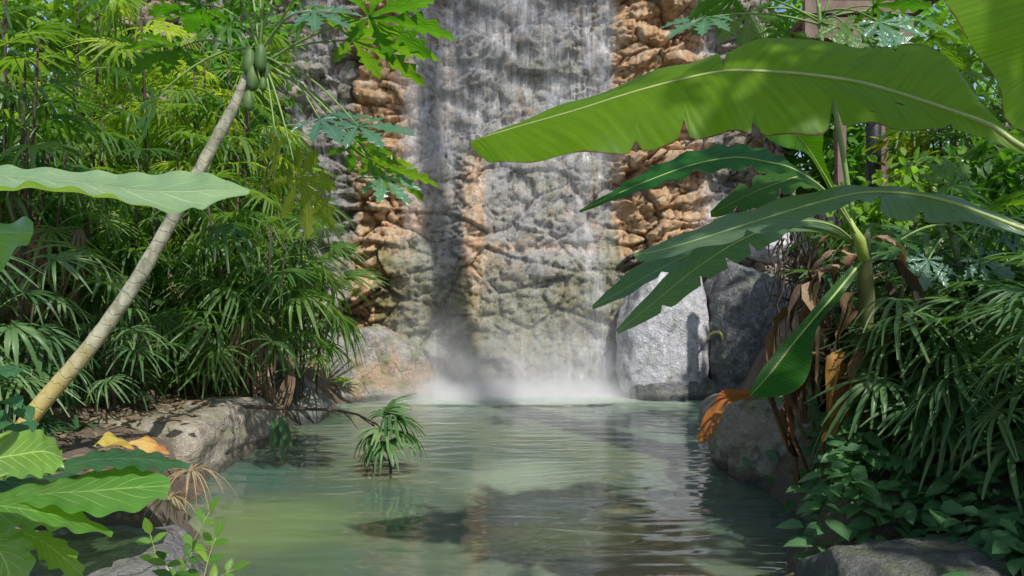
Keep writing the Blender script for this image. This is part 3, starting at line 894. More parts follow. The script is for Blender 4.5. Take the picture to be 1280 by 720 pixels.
# dead skirt
for i in range(42):
    a = R.uniform(0, 6.283) if i % 3 else R.uniform(2.6, 4.4)
    top = V((bx, by, R.uniform(1.2, 1.9))) + V((math.cos(a) * .06, math.sin(a) * .06, 0))
    if i >= 27:
        a = R.uniform(1.2, 4.4)
        top = V((bx, by, R.uniform(.85, 1.25))) + V((math.cos(a) * .22, math.sin(a) * .2, 0))
    out = V((math.cos(a), math.sin(a) * .8, 0))
    ln = R.uniform(.3, .95)
    wd = R.uniform(.015, .06)
    pts = []
    bow = R.uniform(.15, .62) * (.5 if i >= 27 else 1)
    for k in range(13):
        t = k / 12
        p = top + out * (bow * math.sin(t * 2.2) * .8) + V((0, 0, .10 * math.sin(t * 3.1) - ln * t * t * 1.0))
        p += V((nz(t * 3, i * 1.7, 0), nz(t * 3, i * 1.7, 5), 0)) * .13 * t
        p.z = max(p.z, ground_z(p.x, p.y) + .02)
        pts.append(p)
    side = out.cross(V((0, 0, 1))).normalized()
    mb = MB()
    rows, uvs = [], []
    for k, p in enumerate(pts):
        t = k / 12
        ww = wd * math.sin(min(1, t * 1.15 + .12) * math.pi) ** .6
        rot = Matrix.Rotation(nz(t * 2, i * 1.3, 9) * 3.2, 3, 'Z')
        s2 = rot @ side
        rows.append([p + s2 * (ww * q) + out * (.05 * nz(q * 2 + i * 1.3, t * 7, 2) + .03 * abs(q)) for q in (-1, -.5, 0, .5, 1)])
        uvs.append([(t * .4, .5 + .5 * q) for q in (-1, -.5, 0, .5, 1)])
    mb.grid(rows, uvs)
    mb.build('dead_leaf', M[R.choice(('banana_dry', 'banana_tan', 'banana_black', 'banana_dry', 'banana_orange' if i >= 27 else 'banana_tan'))], b2)

# dead leaves lying about
o = strip_leaf('dead_leaf', tri(
    [(950, 488, 6.5), (925, 492, 6.3), (903, 498, 6.1), (890, 522, 5.95), (874, 553, 5.85)],
    [(946, 486, 6.5), (922, 487, 6.35), (905, 487, 6.2), (884, 513, 6.05), (870, 549, 5.9)],
    [(951, 495, 6.45), (926, 500, 6.3), (908, 507, 6.0), (898, 530, 5.9), (884, 553, 5.8)]),
    M['banana_orange'], None, n=24, m=4, ruffle=.012, rf=4, seed=20)
tag(o, 'orange dead banana leaf draped over the end of the rock ledge', 'dead leaf')
o = strip_leaf('dead_leaf', tri(
    [(1090, 448, 4.75), (1065, 455, 4.7), (1045, 470, 4.65), (1030, 492, 4.6)],
    [(1085, 440, 4.85), (1060, 440, 4.8), (1038, 458, 4.7), (1028, 488, 4.6)],
    [(1092, 475, 4.65), (1072, 488, 4.6), (1055, 492, 4.6), (1033, 496, 4.6)]),
    M['banana_orange'], None, n=24, m=4, ruffle=.02, rf=3, seed=21)
tag(o, 'crumpled orange-brown dead leaf leaning against the banana skirt', 'dead leaf')
for (pts, lab) in (
    (((118, 556, 4.6), (135, 546, 4.7), (168, 560, 4.6)), 'orange fallen leaf on the ledge behind the big-leaved plant'),
    (((160, 553, 4.7), (185, 553, 4.75), (212, 566, 4.6)), 'pale yellow fallen leaf beside the orange one')):
    a, b, c = pts
    o = strip_leaf('fallen_leaf', [(a, (a[0] + 2, a[1] - 2, a[2]), (a[0], a[1] + 2, a[2])), (b, (b[0] + 5, b[1] - 5, b[2] + .10), (b[0] - 4, b[1] + 9, b[2] - .10)), (c, c, (c[0], c[1] + 2, c[2]))],
                   M['yellow_leaf'], None, n=16, m=4, ruffle=.02, rf=2, seed=int(a[0]))
    tag(o, lab, 'fallen leaf')

# ------------------------------------------------------------------ elephant ear at the left
ex, ey = -2.05, 1.65
ep = thing('elephant_ear_plant', 'elephant ear plant whose broad pale leaf spreads flat across the view', 'plant', (ex, ey, ground_z(ex, ey)))
strip_leaf('leaf', [
    ((-190, 226, 1.70), (-190, 224, 1.70), (-190, 230, 1.70)),
    ((-150, 222, 1.70), (-150, 203, 1.92), (-150, 250, 1.48)),
    ((-60, 218, 1.70), (-60, 203, 1.96), (-60, 243, 1.44)),
    ((0, 219, 1.70), (0, 207, 1.95), (0, 236, 1.44)),
    ((35, 221, 1.69), (40, 210, 1.94), (34, 229, 1.44)),
    ((80, 226, 1.68), (90, 213, 1.93), (75, 233, 1.44)),
    ((120, 230, 1.67), (130, 215, 1.92), (112, 240, 1.44)),
    ((160, 236, 1.67), (172, 217, 1.90), (150, 248, 1.45)),
    ((200, 239, 1.67), (212, 216, 1.87), (190, 261, 1.46)),
    ((240, 239, 1.67), (244, 214, 1.82), (232, 264, 1.49)),
    ((272, 238, 1.67), (280, 224, 1.74), (262, 256, 1.58)),
    ((312, 239, 1.68), (312, 237, 1.69), (311, 242, 1.66))],
    M['elephant'], ep, n=110, m=8, ruffle=.005, rf=9, seed=31, scal=.005, sag=.06)
strip_leaf('leaf', tri(
    [(-120, 300, 1.850), (-60, 292, 1.850), (-10, 290, 1.850), (42, 291, 1.850)],
    [(-120, 298, 1.850), (-70, 272, 2.072), (-10, 272, 2.072), (42, 278, 1.924)],
    [(-120, 302, 1.850), (-60, 330, 1.702), (0, 332, 1.702), (36, 302, 1.813)]),
    M['elephant'], ep, n=30, m=6, ruffle=.015, rf=3, seed=32)
mb = MB()
for e, r in ((at(-150, 226, 1.702), .016), (at(-90, 297, 1.850), .013)):
    b = V((ex, ey, ground_z(ex, ey)))
    pts = [b.lerp(e, t) + V((0, 0, .25 * math.sin(t * math.pi))) for t in [k / 8 for k in range(9)]]
    s = MB()
    s.tube(pts, [r * (1.6 - .8 * k / 8) for k in range(9)], 8)
    s.build('stalk', M['petiole'], ep)

# big-leaved plant in the near corner
ex, ey = -2.6, 3.2
ph = thing('broad_leaf_plant', 'low plant with large scalloped sunlit leaves above the dark slab', 'plant', (ex, ey, ground_z(ex, ey)))
PL = [
    (M['broad'], [(-70, 600, 2.9), (-10, 575, 2.9), (25, 568, 2.9), (55, 564, 2.9), (78, 572, 2.85)], [(-70, 598, 2.9), (-10, 546, 2.95), (28, 539, 2.95), (55, 540, 2.92), (78, 562, 2.86)], [(-70, 602, 2.9), (-10, 600, 2.85), (25, 596, 2.8), (58, 594, 2.8), (80, 584, 2.84)]),
    (M['broad'], [(-40, 640, 2.55), (10, 626, 2.6), (60, 617, 2.65), (110, 614, 2.7), (160, 610, 2.75), (214, 607, 2.8)], [(-40, 638, 2.55), (8, 612, 2.75), (60, 603, 2.85), (110, 592, 2.95), (165, 581, 3.0), (212, 598, 2.85)], [(-40, 642, 2.55), (15, 632, 2.5), (62, 633, 2.45), (110, 643, 2.48), (160, 640, 2.52), (208, 621, 2.7)]),
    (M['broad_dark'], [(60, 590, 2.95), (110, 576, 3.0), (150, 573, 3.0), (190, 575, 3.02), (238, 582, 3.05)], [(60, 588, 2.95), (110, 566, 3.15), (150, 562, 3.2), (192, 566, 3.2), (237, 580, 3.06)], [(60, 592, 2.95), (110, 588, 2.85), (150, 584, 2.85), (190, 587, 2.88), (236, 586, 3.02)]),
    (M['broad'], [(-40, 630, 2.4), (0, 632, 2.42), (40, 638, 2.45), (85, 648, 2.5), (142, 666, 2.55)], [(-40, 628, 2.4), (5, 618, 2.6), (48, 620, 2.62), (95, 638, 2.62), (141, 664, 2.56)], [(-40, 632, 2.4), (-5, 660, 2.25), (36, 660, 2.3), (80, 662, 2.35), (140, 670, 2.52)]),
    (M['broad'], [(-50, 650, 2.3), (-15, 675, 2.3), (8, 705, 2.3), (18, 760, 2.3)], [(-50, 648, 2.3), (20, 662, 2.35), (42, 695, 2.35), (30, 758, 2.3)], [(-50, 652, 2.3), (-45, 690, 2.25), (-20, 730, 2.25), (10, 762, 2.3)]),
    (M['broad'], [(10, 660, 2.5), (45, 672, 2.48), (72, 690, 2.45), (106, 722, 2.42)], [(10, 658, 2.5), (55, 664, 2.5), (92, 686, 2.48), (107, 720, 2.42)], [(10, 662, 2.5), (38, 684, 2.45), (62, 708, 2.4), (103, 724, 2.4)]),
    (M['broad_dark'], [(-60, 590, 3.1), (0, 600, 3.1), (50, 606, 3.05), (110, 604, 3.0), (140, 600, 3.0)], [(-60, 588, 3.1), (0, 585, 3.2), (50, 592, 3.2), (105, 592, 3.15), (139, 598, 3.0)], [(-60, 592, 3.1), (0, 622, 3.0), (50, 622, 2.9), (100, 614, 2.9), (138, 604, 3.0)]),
]
for i, (m_, a, b, c) in enumerate(PL):
    a, b, c = [[(x_, y_, d_ * 1.24) for x_, y_, d_ in q_] for q_ in (a, b, c)]
    o = strip_leaf('leaf', tri(a, b, c), m_, ph, n=48, m=7, ruffle=.010, rf=6, seed=50 + i, scal=.010)
    base = ph.location + V((R.uniform(-.04, .04), R.uniform(-.04, .04), 0))
    e = at(*a[0])
    s = MB()
    pts = [base.lerp(e, t) + V((0, 0, .12 * math.sin(t * math.pi))) for t in [k / 6 for k in range(7)]]
    s.tube(pts, .010, 7)
    s.build('stalk', M['petiole'], ph)

# ------------------------------------------------------------------ generic leaf meshes
def lobed_leaf_mesh(seed, mat):
    """papaya leaf, radius about 1, in XY, tip toward +X"""
    rr = random.Random(seed)
    mb = MB()
    prof = [(0, .02), (.18, .05), (.30, .06), (.44, .17), (.46, .085), (.60, .235), (.63, .10), (.76, .19), (.80, .075), (.90, .10), (.93, .04), (1.0, .0)]
    angs = [0, 38, -38, 78, -78, 120, -120]
    for q, a in enumerate(angs):
        a = math.radians(a + rr.uniform(-6, 6))
        ln = (1, .92, .92, .78, .78, .55, .55)[q] * rr.uniform(.92, 1.06)
        dr = rr.uniform(.10, .30)
        ca, sa = math.cos(a), math.sin(a)
        rows, uvs = [], []
        for t, wv in prof:
            wv = wv * (1.0 if q < 3 else .85)
            r, uvr = [], []
            for s in (-1, -.45, 0, .45, 1):
                al = t * ln - (.10 * (1 - abs(s)) if 0 < t < 1 else 0) * (1 if wv > .12 else .3)
                x, y = al, s * wv * ln
                z = -dr * al * al + .04 * abs(s) * wv * 4 + .03 * nz(x * 4, y * 4, q, 1, seed) + q * .002
                r.append(V((x * ca - y * sa, x * sa + y * ca, z)))
                uvr.append((t, .5 + .5 * s))
            rows.append(r)
            uvs.append(uvr)
        mb.grid(rows, uvs)
    return mb.mesh('papaya_leaf', mat)


def fan_mesh(seed, mat, nseg=10, Rb=.36, spread=2.0, droop=.35, pet=.35, wid=.022, tilt=0.0):
    """a fan palm frond: petiole leaving the origin along +X and a blade of folded fingers"""
    rr = random.Random(seed)
    mb = MB()
    pts = []
    ang = .9
    p = V((0, 0, 0))
    steps = 6
    for k in range(steps + 1):
        pts.append(p.copy())
        p = p + V((math.cos(ang), 0, math.sin(ang))) * (pet / steps)
        ang -= .16
    mb.tube(pts, [.006 - .0028 * k / steps for k in range(steps + 1)], 5, mi=1)
    H = pts[-1]
    d0 = V((math.cos(ang + tilt), 0, math.sin(ang + tilt)))
    yv = V((0, 1, 0))
    up = d0.cross(yv) * -1
    if up.z < 0:
        up = -up
    for s in range(nseg):
        f = (s / (nseg - 1) - .5) * 2 if nseg > 1 else 0
        ph_ = f * spread * .5 + rr.uniform(-.06, .06)
        d = d0 * math.cos(ph_) + yv * math.sin(ph_)
        sd = (yv * math.cos(ph_) - d0 * math.sin(ph_))
        ln = Rb * (1 - .22 * abs(f) ** 2) * rr.uniform(.86, 1.08)
        wv = wid * rr.uniform(.75, 1.25)
        dr = droop * rr.uniform(.6, 1.5)
        rows, uvs = [], []
        kink = rr.uniform(-.12, .12)
        for k in range(7):
            t = k / 6
            c = H + d * (ln * t * (1 - .25 * dr * t)) + sd * (kink * ln * t * t) + up * (.02 * math.sin(t * 3))
            c.z -= dr * ln * t ** 2.2
            ww = wv * (.28 + .72 * sm(0, .35, t)) * (1 - .62 * sm(.55, 1, t))
            fold = ww * .55
            rows.append([c - sd * ww + up * fold, c, c + sd * ww + up * fold])
            uvs.append([(t, 0), (t, .5), (t, 1)])
        mb.grid(rows, uvs)
    return mb.mesh('palm_frond', [mat, M['petiole']])


def frond_set(mat, seed, pale=False):
    out = []
    for k in range(10):
        rr = random.Random(seed + k)
        out.append(fan_mesh(seed + k, mat, rr.choice((9, 11, 13, 16)), rr.uniform(.38, .52), rr.uniform(2.6, 4.8), rr.uniform(.18, .75), rr.uniform(.28, .45), rr.uniform(.012, .019)))
    return out


FR = {'rhapis': frond_set(M['rhapis'], 100), 'lit': frond_set(M['rhapis_lit'], 200), 'blue': frond_set(M['rhapis_blue'], 300)}
FRD = [fan_mesh(400 + k, M['rhapis_dead'], 12, .34, 2.4, 1.6, .22, .012, -1.0) for k in range(2)]
BIG = [fan_mesh(500 + k, M['rhapis_blue'], 18, .42, 4.6, .12 + .06 * k, .40, .0125) for k in range(4)]
BIGL = [fan_mesh(520 + k, M['rhapis'], 17, .48, 4.4, .8, .40, .015) for k in range(3)]


def palm_clump(label, x, y, height, stems, fpers, sets, spread=.25, bare=.35, fs=1.0, dead=0, group='lady palm clumps', seed=0, name='lady_palm'):
    rr = random.Random(seed * 77 + 5)
    z0 = ground_z(x, y)
    t_ = thing(name, label, 'palm', (x, y, z0), group)
    for s in range(stems):
        a = rr.uniform(0, 6.283)
        r = spread * math.sqrt(rr.random())
        b = V((r * math.cos(a), r * math.sin(a), -.05))
        hh = height * rr.uniform(.62, 1.0)
        lean = V((math.cos(a), math.sin(a), 0)) * hh * rr.uniform(.02, .14)
        pts = [b + lean * (k / 6) ** 1.5 + V((0, 0, hh * k / 6)) for k in range(7)]
        mb = MB()
        rd = rr.uniform(.010, .018)
        mb.tube(pts, [rd, rd, rd, rd, rd, rd * .9, rd * .7], 7)
        link('cane', mb.mesh('cane', M['cane']), t_)
        for q in range(fpers):
            f = bare + (1 - bare) * ((q + rr.random()) / fpers)
            kk = f * 6
            k = min(int(kk), 5)
            p = pts[k].lerp(pts[k + 1], kk - k)
            me = rr.choice(sets)
            o = link('frond', me, t_)
            o.location = p
            lift = -.55 * (f - .45) + rr.uniform(-.25, .35)
            o.rotation_euler = Euler((rr.uniform(-.5, .5), lift, q * 2.4 + rr.uniform(-.5, .5) + s))
            sc = fs * rr.uniform(.75, 1.15)
            o.scale = (sc, sc, sc)
        for q in range(dead):
            f = rr.uniform(.3, .75)
            o = link('dead_frond', rr.choice(FRD), t_)
            o.location = pts[int(f * 6)]
            o.rotation_euler = Euler((0, rr.uniform(.2, .7), rr.uniform(0, 6.283)))
    return t_


A_, B_, C_ = FR['rhapis'], FR['lit'], FR['blue']
MIX = A_ + B_
CL = [
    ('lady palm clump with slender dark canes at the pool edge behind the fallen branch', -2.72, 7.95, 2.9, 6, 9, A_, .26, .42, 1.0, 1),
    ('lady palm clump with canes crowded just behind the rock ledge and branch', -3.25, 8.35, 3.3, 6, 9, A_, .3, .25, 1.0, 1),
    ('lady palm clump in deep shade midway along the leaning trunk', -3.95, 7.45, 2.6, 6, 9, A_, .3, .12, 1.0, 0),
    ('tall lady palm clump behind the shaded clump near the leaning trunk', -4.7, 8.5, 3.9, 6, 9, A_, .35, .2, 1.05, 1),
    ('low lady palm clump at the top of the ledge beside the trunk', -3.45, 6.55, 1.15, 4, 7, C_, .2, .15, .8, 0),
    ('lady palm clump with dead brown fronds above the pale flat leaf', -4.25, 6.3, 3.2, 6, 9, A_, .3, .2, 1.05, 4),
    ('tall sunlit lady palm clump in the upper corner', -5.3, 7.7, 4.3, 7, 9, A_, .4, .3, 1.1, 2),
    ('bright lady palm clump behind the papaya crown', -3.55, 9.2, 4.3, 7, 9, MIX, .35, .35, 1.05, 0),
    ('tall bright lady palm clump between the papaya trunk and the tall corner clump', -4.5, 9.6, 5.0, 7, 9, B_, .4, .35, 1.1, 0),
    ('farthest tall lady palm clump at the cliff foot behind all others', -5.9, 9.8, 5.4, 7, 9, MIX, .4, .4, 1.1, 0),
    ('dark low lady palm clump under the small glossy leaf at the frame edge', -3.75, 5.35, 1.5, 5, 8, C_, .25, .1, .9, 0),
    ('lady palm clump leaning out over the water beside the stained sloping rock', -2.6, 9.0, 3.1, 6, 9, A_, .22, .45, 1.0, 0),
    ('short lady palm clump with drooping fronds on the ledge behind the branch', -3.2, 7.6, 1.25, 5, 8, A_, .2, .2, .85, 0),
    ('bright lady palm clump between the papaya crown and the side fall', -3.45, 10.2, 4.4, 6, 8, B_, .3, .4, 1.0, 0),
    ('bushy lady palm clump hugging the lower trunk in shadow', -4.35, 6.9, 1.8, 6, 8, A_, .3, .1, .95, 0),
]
for i, c in enumerate(CL):
    palm_clump(c[0], c[1], c[2], c[3], c[4], c[5], c[6], c[7], c[8], c[9], c[10], seed=i)
CR = [
    ('large fan palm clump with wide bluish fronds above the ground cover', 2.72, 4.25, 1.35, 4, 8, BIG, .2, .35, .95, 0),
    ('fan palm clump with bluish fronds beside the banana skirt', 2.5, 5.0, 1.5, 5, 8, C_, .22, .2, 1.0, 0),
    ('lady palm clump behind the wide bluish fan palm', 3.25, 5.3, 1.9, 6, 8, C_, .3, .2, 1.05, 0),
    ('near fan palm with long drooping fronds at the frame edge', 2.62, 3.55, .95, 3, 7, BIG, .12, .35, .85, 0),
    ('lady palm clump hanging over the ground cover in dark shade', 2.55, 4.55, 1.0, 5, 8, C_, .25, .1, 1.0, 0),
    ('tall lady palm clump behind the slim papaya', 4.3, 6.8, 2.3, 6, 8, A_, .3, .25, 1.1, 1),
    ('fan palm clump farther back beside the dark lamp post', 5.0, 8.2, 2.8, 5, 7, A_, .3, .3, 1.1, 0),
    ('fan palm clump right beside the banana skirt covering its outer side', 2.42, 4.3, 1.05, 4, 8, C_, .14, .25, .85, 0),
    ('low fan palm clump among the ground cover in front of the bluish palms', 2.55, 4.0, .7, 3, 7, C_, .15, .2, .9, 0),
]
for i, c in enumerate(CR):
    palm_clump(c[0], c[1], c[2], c[3], c[4], c[5], c[6], c[7], c[8], c[9], c[10], seed=40 + i, group='palm clumps on the shaded bank', name='fan_palm')

# drooping palm sprig standing in the water
sp = thing('palm_sprig', 'palm sprig with folded drooping fronds standing in the pool water', 'palm', (at(487, 590, 6.4).x, 6.4, 0.0))
mb = MB()
mb.tube([V((0, 0, -.4)), V((.01, 0, .05)), V((-.03, 0, .30)), V((-.02, 0, .46))], [.012, .012, .010, .007], 7)
link('cane', mb.mesh('cane', M['cane']), sp)
rr = random.Random(8)
SPR = [fan_mesh(600 + k, M['rhapis_blue'], 10, .32, 2.9, .34 + .14 * k, .12, .020, .1) for k in range(3)]
for (z, rz, ry, sc) in ((.42, .4, -1.0, .9), (.40, 1.8, -.7, .8), (.38, -.6, -.5, .9), (.33, -1.7, -.1, .9), (.42, .9, -.9, .75), (.36, -.2, -.3, .95), (.30, .2, .15, 1.0), (.30, 3.0, .2, .85), (.22, 2.6, .5, .85), (.26, -1.2, .2, .95), (.25, 4.4, .3, .8)):
    o = link('frond', rr.choice(SPR), sp)
    o.location = (-.03, 0, z)
    o.rotation_euler = Euler((rr.uniform(-.3, .3), ry, rz))
    o.scale = (sc,) * 3

# fallen branch over the ledge
mb = MB()
pts = crom([at(158, 494, 7.6), at(230, 503, 7.3), at(300, 508, 7.1), at(370, 511, 6.95), at(420, 513, 6.85), at(448, 519, 6.75), at(472, 530, 6.65)], 40)
pts = [p + V((0, 0, .012 * nz(i * .35, 0, 0, 1))) for i, p in enumerate(pts)]
mb.tube(pts, [.024 - .017 * i / 40 for i in range(41)], 8)
br = thing('fallen_branch', 'thin bare fallen branch lying along the ledge and out over the water', 'branch', pts[10])
mb.build('stem', M['twig'], br)
for k, (i, dx, dz) in enumerate(((28, .16, -.16), (33, .30, -.28), (35, .26, -.18), (37, .14, -.26), (20, .22, .06), (14, -.1, .10))):
    mb = MB()
    p = pts[i]
    mb.tube([p, p + V((dx * .5, -.03, dz * .35)), p + V((dx, -.05, dz))], [.007, .005, .002], 6)
    mb.build('twig', M['twig'], br)

# ------------------------------------------------------------------ papayas
PLM = {k: [lobed_leaf_mesh(s, M[k]) for s in (1, 2, 3)] for k in ('papaya', 'papaya_blue', 'papaya_yellow')}


def orient(o, tip, nrm):
    x = V(tip).normalized()
    z = V(nrm)
    z = (z - x * z.dot(x)).normalized()
    y = z.cross(x)
    o.rotation_euler = Matrix((x, y, z)).transposed().to_euler()


def papaya_leaf(root, start, c, r, tip, nrm, mat, fold=0, bow=.08, sq=1.0):
    q = root.location
    s = MB()
    d = c - start
    pts = [start + d * t + V((0, 0, bow * math.sin(t * math.pi))) for t in [k / 8 for k in range(9)]]
    s.tube(pts, [.011 - .006 * k / 8 for k in range(9)], 6)
    pt = s.build('petiole', M['petiole'], root)
    o = link('leaf', R.choice(PLM[mat]), pt)
    o.location = c - q
    orient(o, tip, nrm)
    o.scale = (r, r * sq, r)
    return o


pb = at(2, 565, 4.55)
pz = ground_z(pb.x, pb.y)
pt_ = thing('papaya_tree', 'papaya tree with leaning yellow-grey trunk and green fruits under its crown', 'papaya tree', (pb.x, pb.y, pz))
mb = MB()
tr = crom([V((pb.x - .06, pb.y, pz - .1)), at(40, 520, 4.6), at(110, 437, 4.7), at(165, 360, 4.8), at(215, 275, 4.9), at(262, 190, 5.0), at(300, 118, 5.1), at(321, 70, 5.15)], 50)
mb.tube(tr, [(.056 - .022 * i / 50) * (1 + .11 * nz(i * .9, 0, 0, 1)) for i in range(51)], 14)
mb.build('trunk', M['trunk_papaya'], pt_)
top = at(322, 66, 5.15)
PLV = [
    ((400, 150, 4.9), .40, (1, -.2, -.12), (.0, -.50, .85), 'papaya_blue', .10),
    ((462, 22, 4.95), .58, (1, .1, -.05), (.05, .30, .95), 'papaya', .05),
    ((440, 50, 5.3), .64, (1, -.1, -.12), (0, .22, .97), 'papaya', .03),
    ((392, 14, 4.9), .34, (.8, -.4, -.30), (.1, -.6, .8), 'papaya_blue', .1),
    ((470, 205, 5.2), .46, (1, .0, -.22), (.2, .30, .9), 'papaya', .12),
    ((478, 222, 5.0), .30, (.7, -.4, -.5), (.4, -.6, .6), 'papaya_blue', .12),
    ((372, 222, 5.0), .44, (.6, -.1, -.6), (.35, .8, .35), 'papaya_yellow', .1),
    ((345, 172, 5.0), .32, (.1, -.1, -1), (.9, .5, .1), 'papaya_yellow', .08),
    ((448, 158, 4.85), .38, (1, -.3, -.15), (0, -.5, .85), 'papaya_blue', .1),
    ((192, 125, 5.0), .30, (-.2, 0, -1), (.7, .6, .1), 'papaya', .1),
    ((250, 8, 5.3), .45, (-.8, .2, .1), (-.1, .2, .97), 'papaya', .1),
    ((305, -70, 5.4), .5, (-.3, .4, .3), (0, .1, 1), 'papaya', .05),
    ((280, -50, 5.0), .5, (-.5, -.3, .3), (0, .1, 1), 'papaya', .05),
    ((322, -95, 5.3), .5, (0, .3, .6), (0, -.2, 1), 'papaya', .05),
    ((390, -30, 5.1), .5, (.7, -.2, .2), (0, .1, 1), 'papaya', .05),
    ((225, 60, 5.3), .42, (-.9, .2, -.1), (-.1, .2, .97), 'papaya', .1),
    ((440, 185, 5.3), .42, (.9, .3, -.3), (0, .3, .9), 'papaya', .12),
    ((365, -60, 5.3), .5, (.4, .3, .3), (0, .1, 1), 'papaya', .05),
    ((335, -80, 4.9), .5, (.1, -.7, .2), (0, .1, 1), 'papaya', .05),
]
for (c, r, tip, nrm, mt, bow) in PLV:
    papaya_leaf(pt_, top + V((R.uniform(-.03, .03), R.uniform(-.03, .03), R.uniform(-.08, .06))), at(*c), r, tip, nrm, mt, bow=bow)


def fruit(root, c, r, h):
    mb = MB()
    rows, uvs = [], []
    for i in range(11):
        t = i / 10
        a = math.pi * t
        rad = r * math.sin(a) ** .8 * (1 + .15 * math.cos(a) * -1)
        rows.append([c + V((rad * math.cos(k * .524), rad * math.sin(k * .524), h * math.cos(a))) for k in range(13)])
        uvs.append([(t, k / 12) for k in range(13)])
    mb.grid(rows, uvs)
    mb.build('fruit', M['fruit'], root)


for (px, py, Y, r, h) in ((312, 78, 5.08, .055, .10), (326, 72, 5.02, .05, .10), (316, 98, 5.05, .05, .10), (332, 90, 5.1, .045, .09), (311, 126, 5.02, .045, .085), (329, 105, 5.0, .03, .05)):
    fruit(pt_, at(px, py, Y), r * .84, h * R.uniform(.8, .98))

# slim papaya behind the big banana leaf (crown at the top of the view)
qx = at(1068, 400, 6.4)
p2 = thing('papaya_tree', 'slim papaya rising behind the big banana leaf to the top of the view', 'papaya tree', (qx.x, 6.4, ground_z(qx.x, 6.4)))
mb = MB()
mb.tube(crom([V((qx.x, 6.4, p2.location.z - .1)), at(1068, 300, 6.4), at(1060, 235, 6.4), at(1046, 150, 6.4), at(1028, 60, 6.4), at(1023, 5, 6.4)], 30), [.026 - .008 * i / 30 for i in range(31)], 10)
mb.build('trunk', M['petiole'], p2)
top = at(1025, 20, 6.4)
for (c, r, tip, nrm, mt) in (
    ((882, 22, 6.0), .42, (-.8, -.4, -.4), (0, -.5, 1), 'papaya_blue'), ((920, -5, 6.1), .5, (-.8, -.2, -.2), (0, .6, .8), 'papaya'),
    ((935, 15, 6.5), .40, (-.2, 0, -1), (.4, .8, .2), 'papaya'), ((1100, 28, 6.0), .42, (.4, -.5, -.55), (-.2, -.6, .8), 'papaya_blue'),
    ((1092, 8, 6.2), .5, (1, .1, .1), (0, .5, .9), 'papaya'), ((1140, 22, 6.3), .48, (1, .0, -.3), (0, -.4, .9), 'papaya_blue'),
    ((1165, 45, 6.6), .5, (.8, .3, -.5), (.2, .6, .7), 'papaya'), ((985, 40, 6.7), .4, (-.6, .3, -.5), (0, .7, .6), 'papaya'),
    ((1000, -40, 6.4), .5, (-.3, .2, .8), (0, .5, .5), 'papaya'), ((1055, 30, 6.0), .42, (.2, -.5, -.7), (0, -.8, .6), 'papaya'), ((1075, 62, 6.2), .36, (.6, -.2, -.6), (.1, -.7, .7), 'papaya'), ((1060, -45, 6.4), .5, (.4, .2, .8), (0, .5, .5), 'papaya')):
    papaya_leaf(p2, top + V((R.uniform(-.03, .03), 0, R.uniform(-.1, .05))), at(*c), r, tip, nrm, mt, bow=.06)
# young papaya among the palms
qx = at(1206, 420, 4.7)
p3 = thing('papaya_tree', 'young papaya with thin spreading stalks among the bluish palms', 'papaya tree', (qx.x, 4.7, ground_z(qx.x, 4.7)))
mb = MB()
mb.tube(crom([V((qx.x, 4.7, p3.location.z - .1)), at(1206, 420, 4.7), at(1200, 340, 4.7), at(1186, 285, 4.7), at(1182, 262, 4.7)], 20), [.026 - .012 * i / 20 for i in range(21)], 9)
mb.build('trunk', M['stalk_dark'], p3)
top = at(1186, 285, 4.7)
for (c, r, tip, nrm, mt) in (
    ((1125, 300, 4.4), .24, (-1, -.3, -.2), (0, -.4, 1), 'papaya'), ((1140, 255, 4.9), .24, (-.8, .2, .3), (0, .5, .8), 'papaya'),
    ((1250, 300, 4.5), .26, (1, -.2, -.3), (0, -.4, 1), 'papaya_blue'), ((1235, 258, 4.8), .26, (.8, .1, .2), (0, .4, .9), 'papaya'),
    ((1190, 232, 4.9), .26, (.1, .3, .7), (0, -.8, .5), 'papaya'), ((1160, 325, 4.35), .22, (-.3, -.6, -.7), (0, -.8, .6), 'papaya_blue'),
    ((1225, 325, 4.4), .24, (.5, -.5, -.6), (0, -.8, .6), 'papaya_blue')):
    papaya_leaf(p3, top + V((0, 0, R.uniform(-.05, .03))), at(*c), r, tip, nrm, mt, bow=.03)


# ------------------------------------------------------------------ leafy plants made of many leaf blades
def leaf_blade(mb, p, d, n, ln, wd, mi=0, droop=.2):
    d = d.normalized()
    s = d.cross(n)
    s = s.normalized() if s.length > 1e-4 else V((1, 0, 0))
    n = s.cross(d)
    rows, uvs = [], []
    for t, w_ in ((0, .04), (.22, .75), (.5, 1.0), (.78, .6), (1, .03)):
        c = p + d * (ln * t) - V((0, 0, droop * ln * t * t))
        e = s * (wd * w_)
        rows.append([c - e + n * (wd * w_ * .25), c, c + e + n * (wd * w_ * .25)])
        uvs.append([(t, 0), (t, .5), (t, 1)])
    mb.grid(rows, uvs, mi)


def rvec(rr):
    return V((rr.gauss(0, 1), rr.gauss(0, 1), rr.gauss(0, 1))).normalized()


def crown_mesh(mb, c, rad, nclump, per, ln, wd, rr, sizes=.35):
    for _ in range(nclump):
        d = rvec(rr)
        k = rr.random() ** .45
        cc = c + V((d.x * rad[0], d.y * rad[1], d.z * rad[2])) * k
        cr = sizes * rr.uniform(.6, 1.3)
        for _ in range(per):
            e = rvec(rr)
            p = cc + e * cr * rr.random() ** .5
            dd = (e + V((0, 0, rr.uniform(-.6, .3)))).normalized()
            n_ = (V((0, 0, 1)) + rvec(rr) * .7).normalized()
            leaf_blade(mb, p, dd, n_, ln * rr.uniform(.6, 1.25), wd * rr.uniform(.7, 1.2))


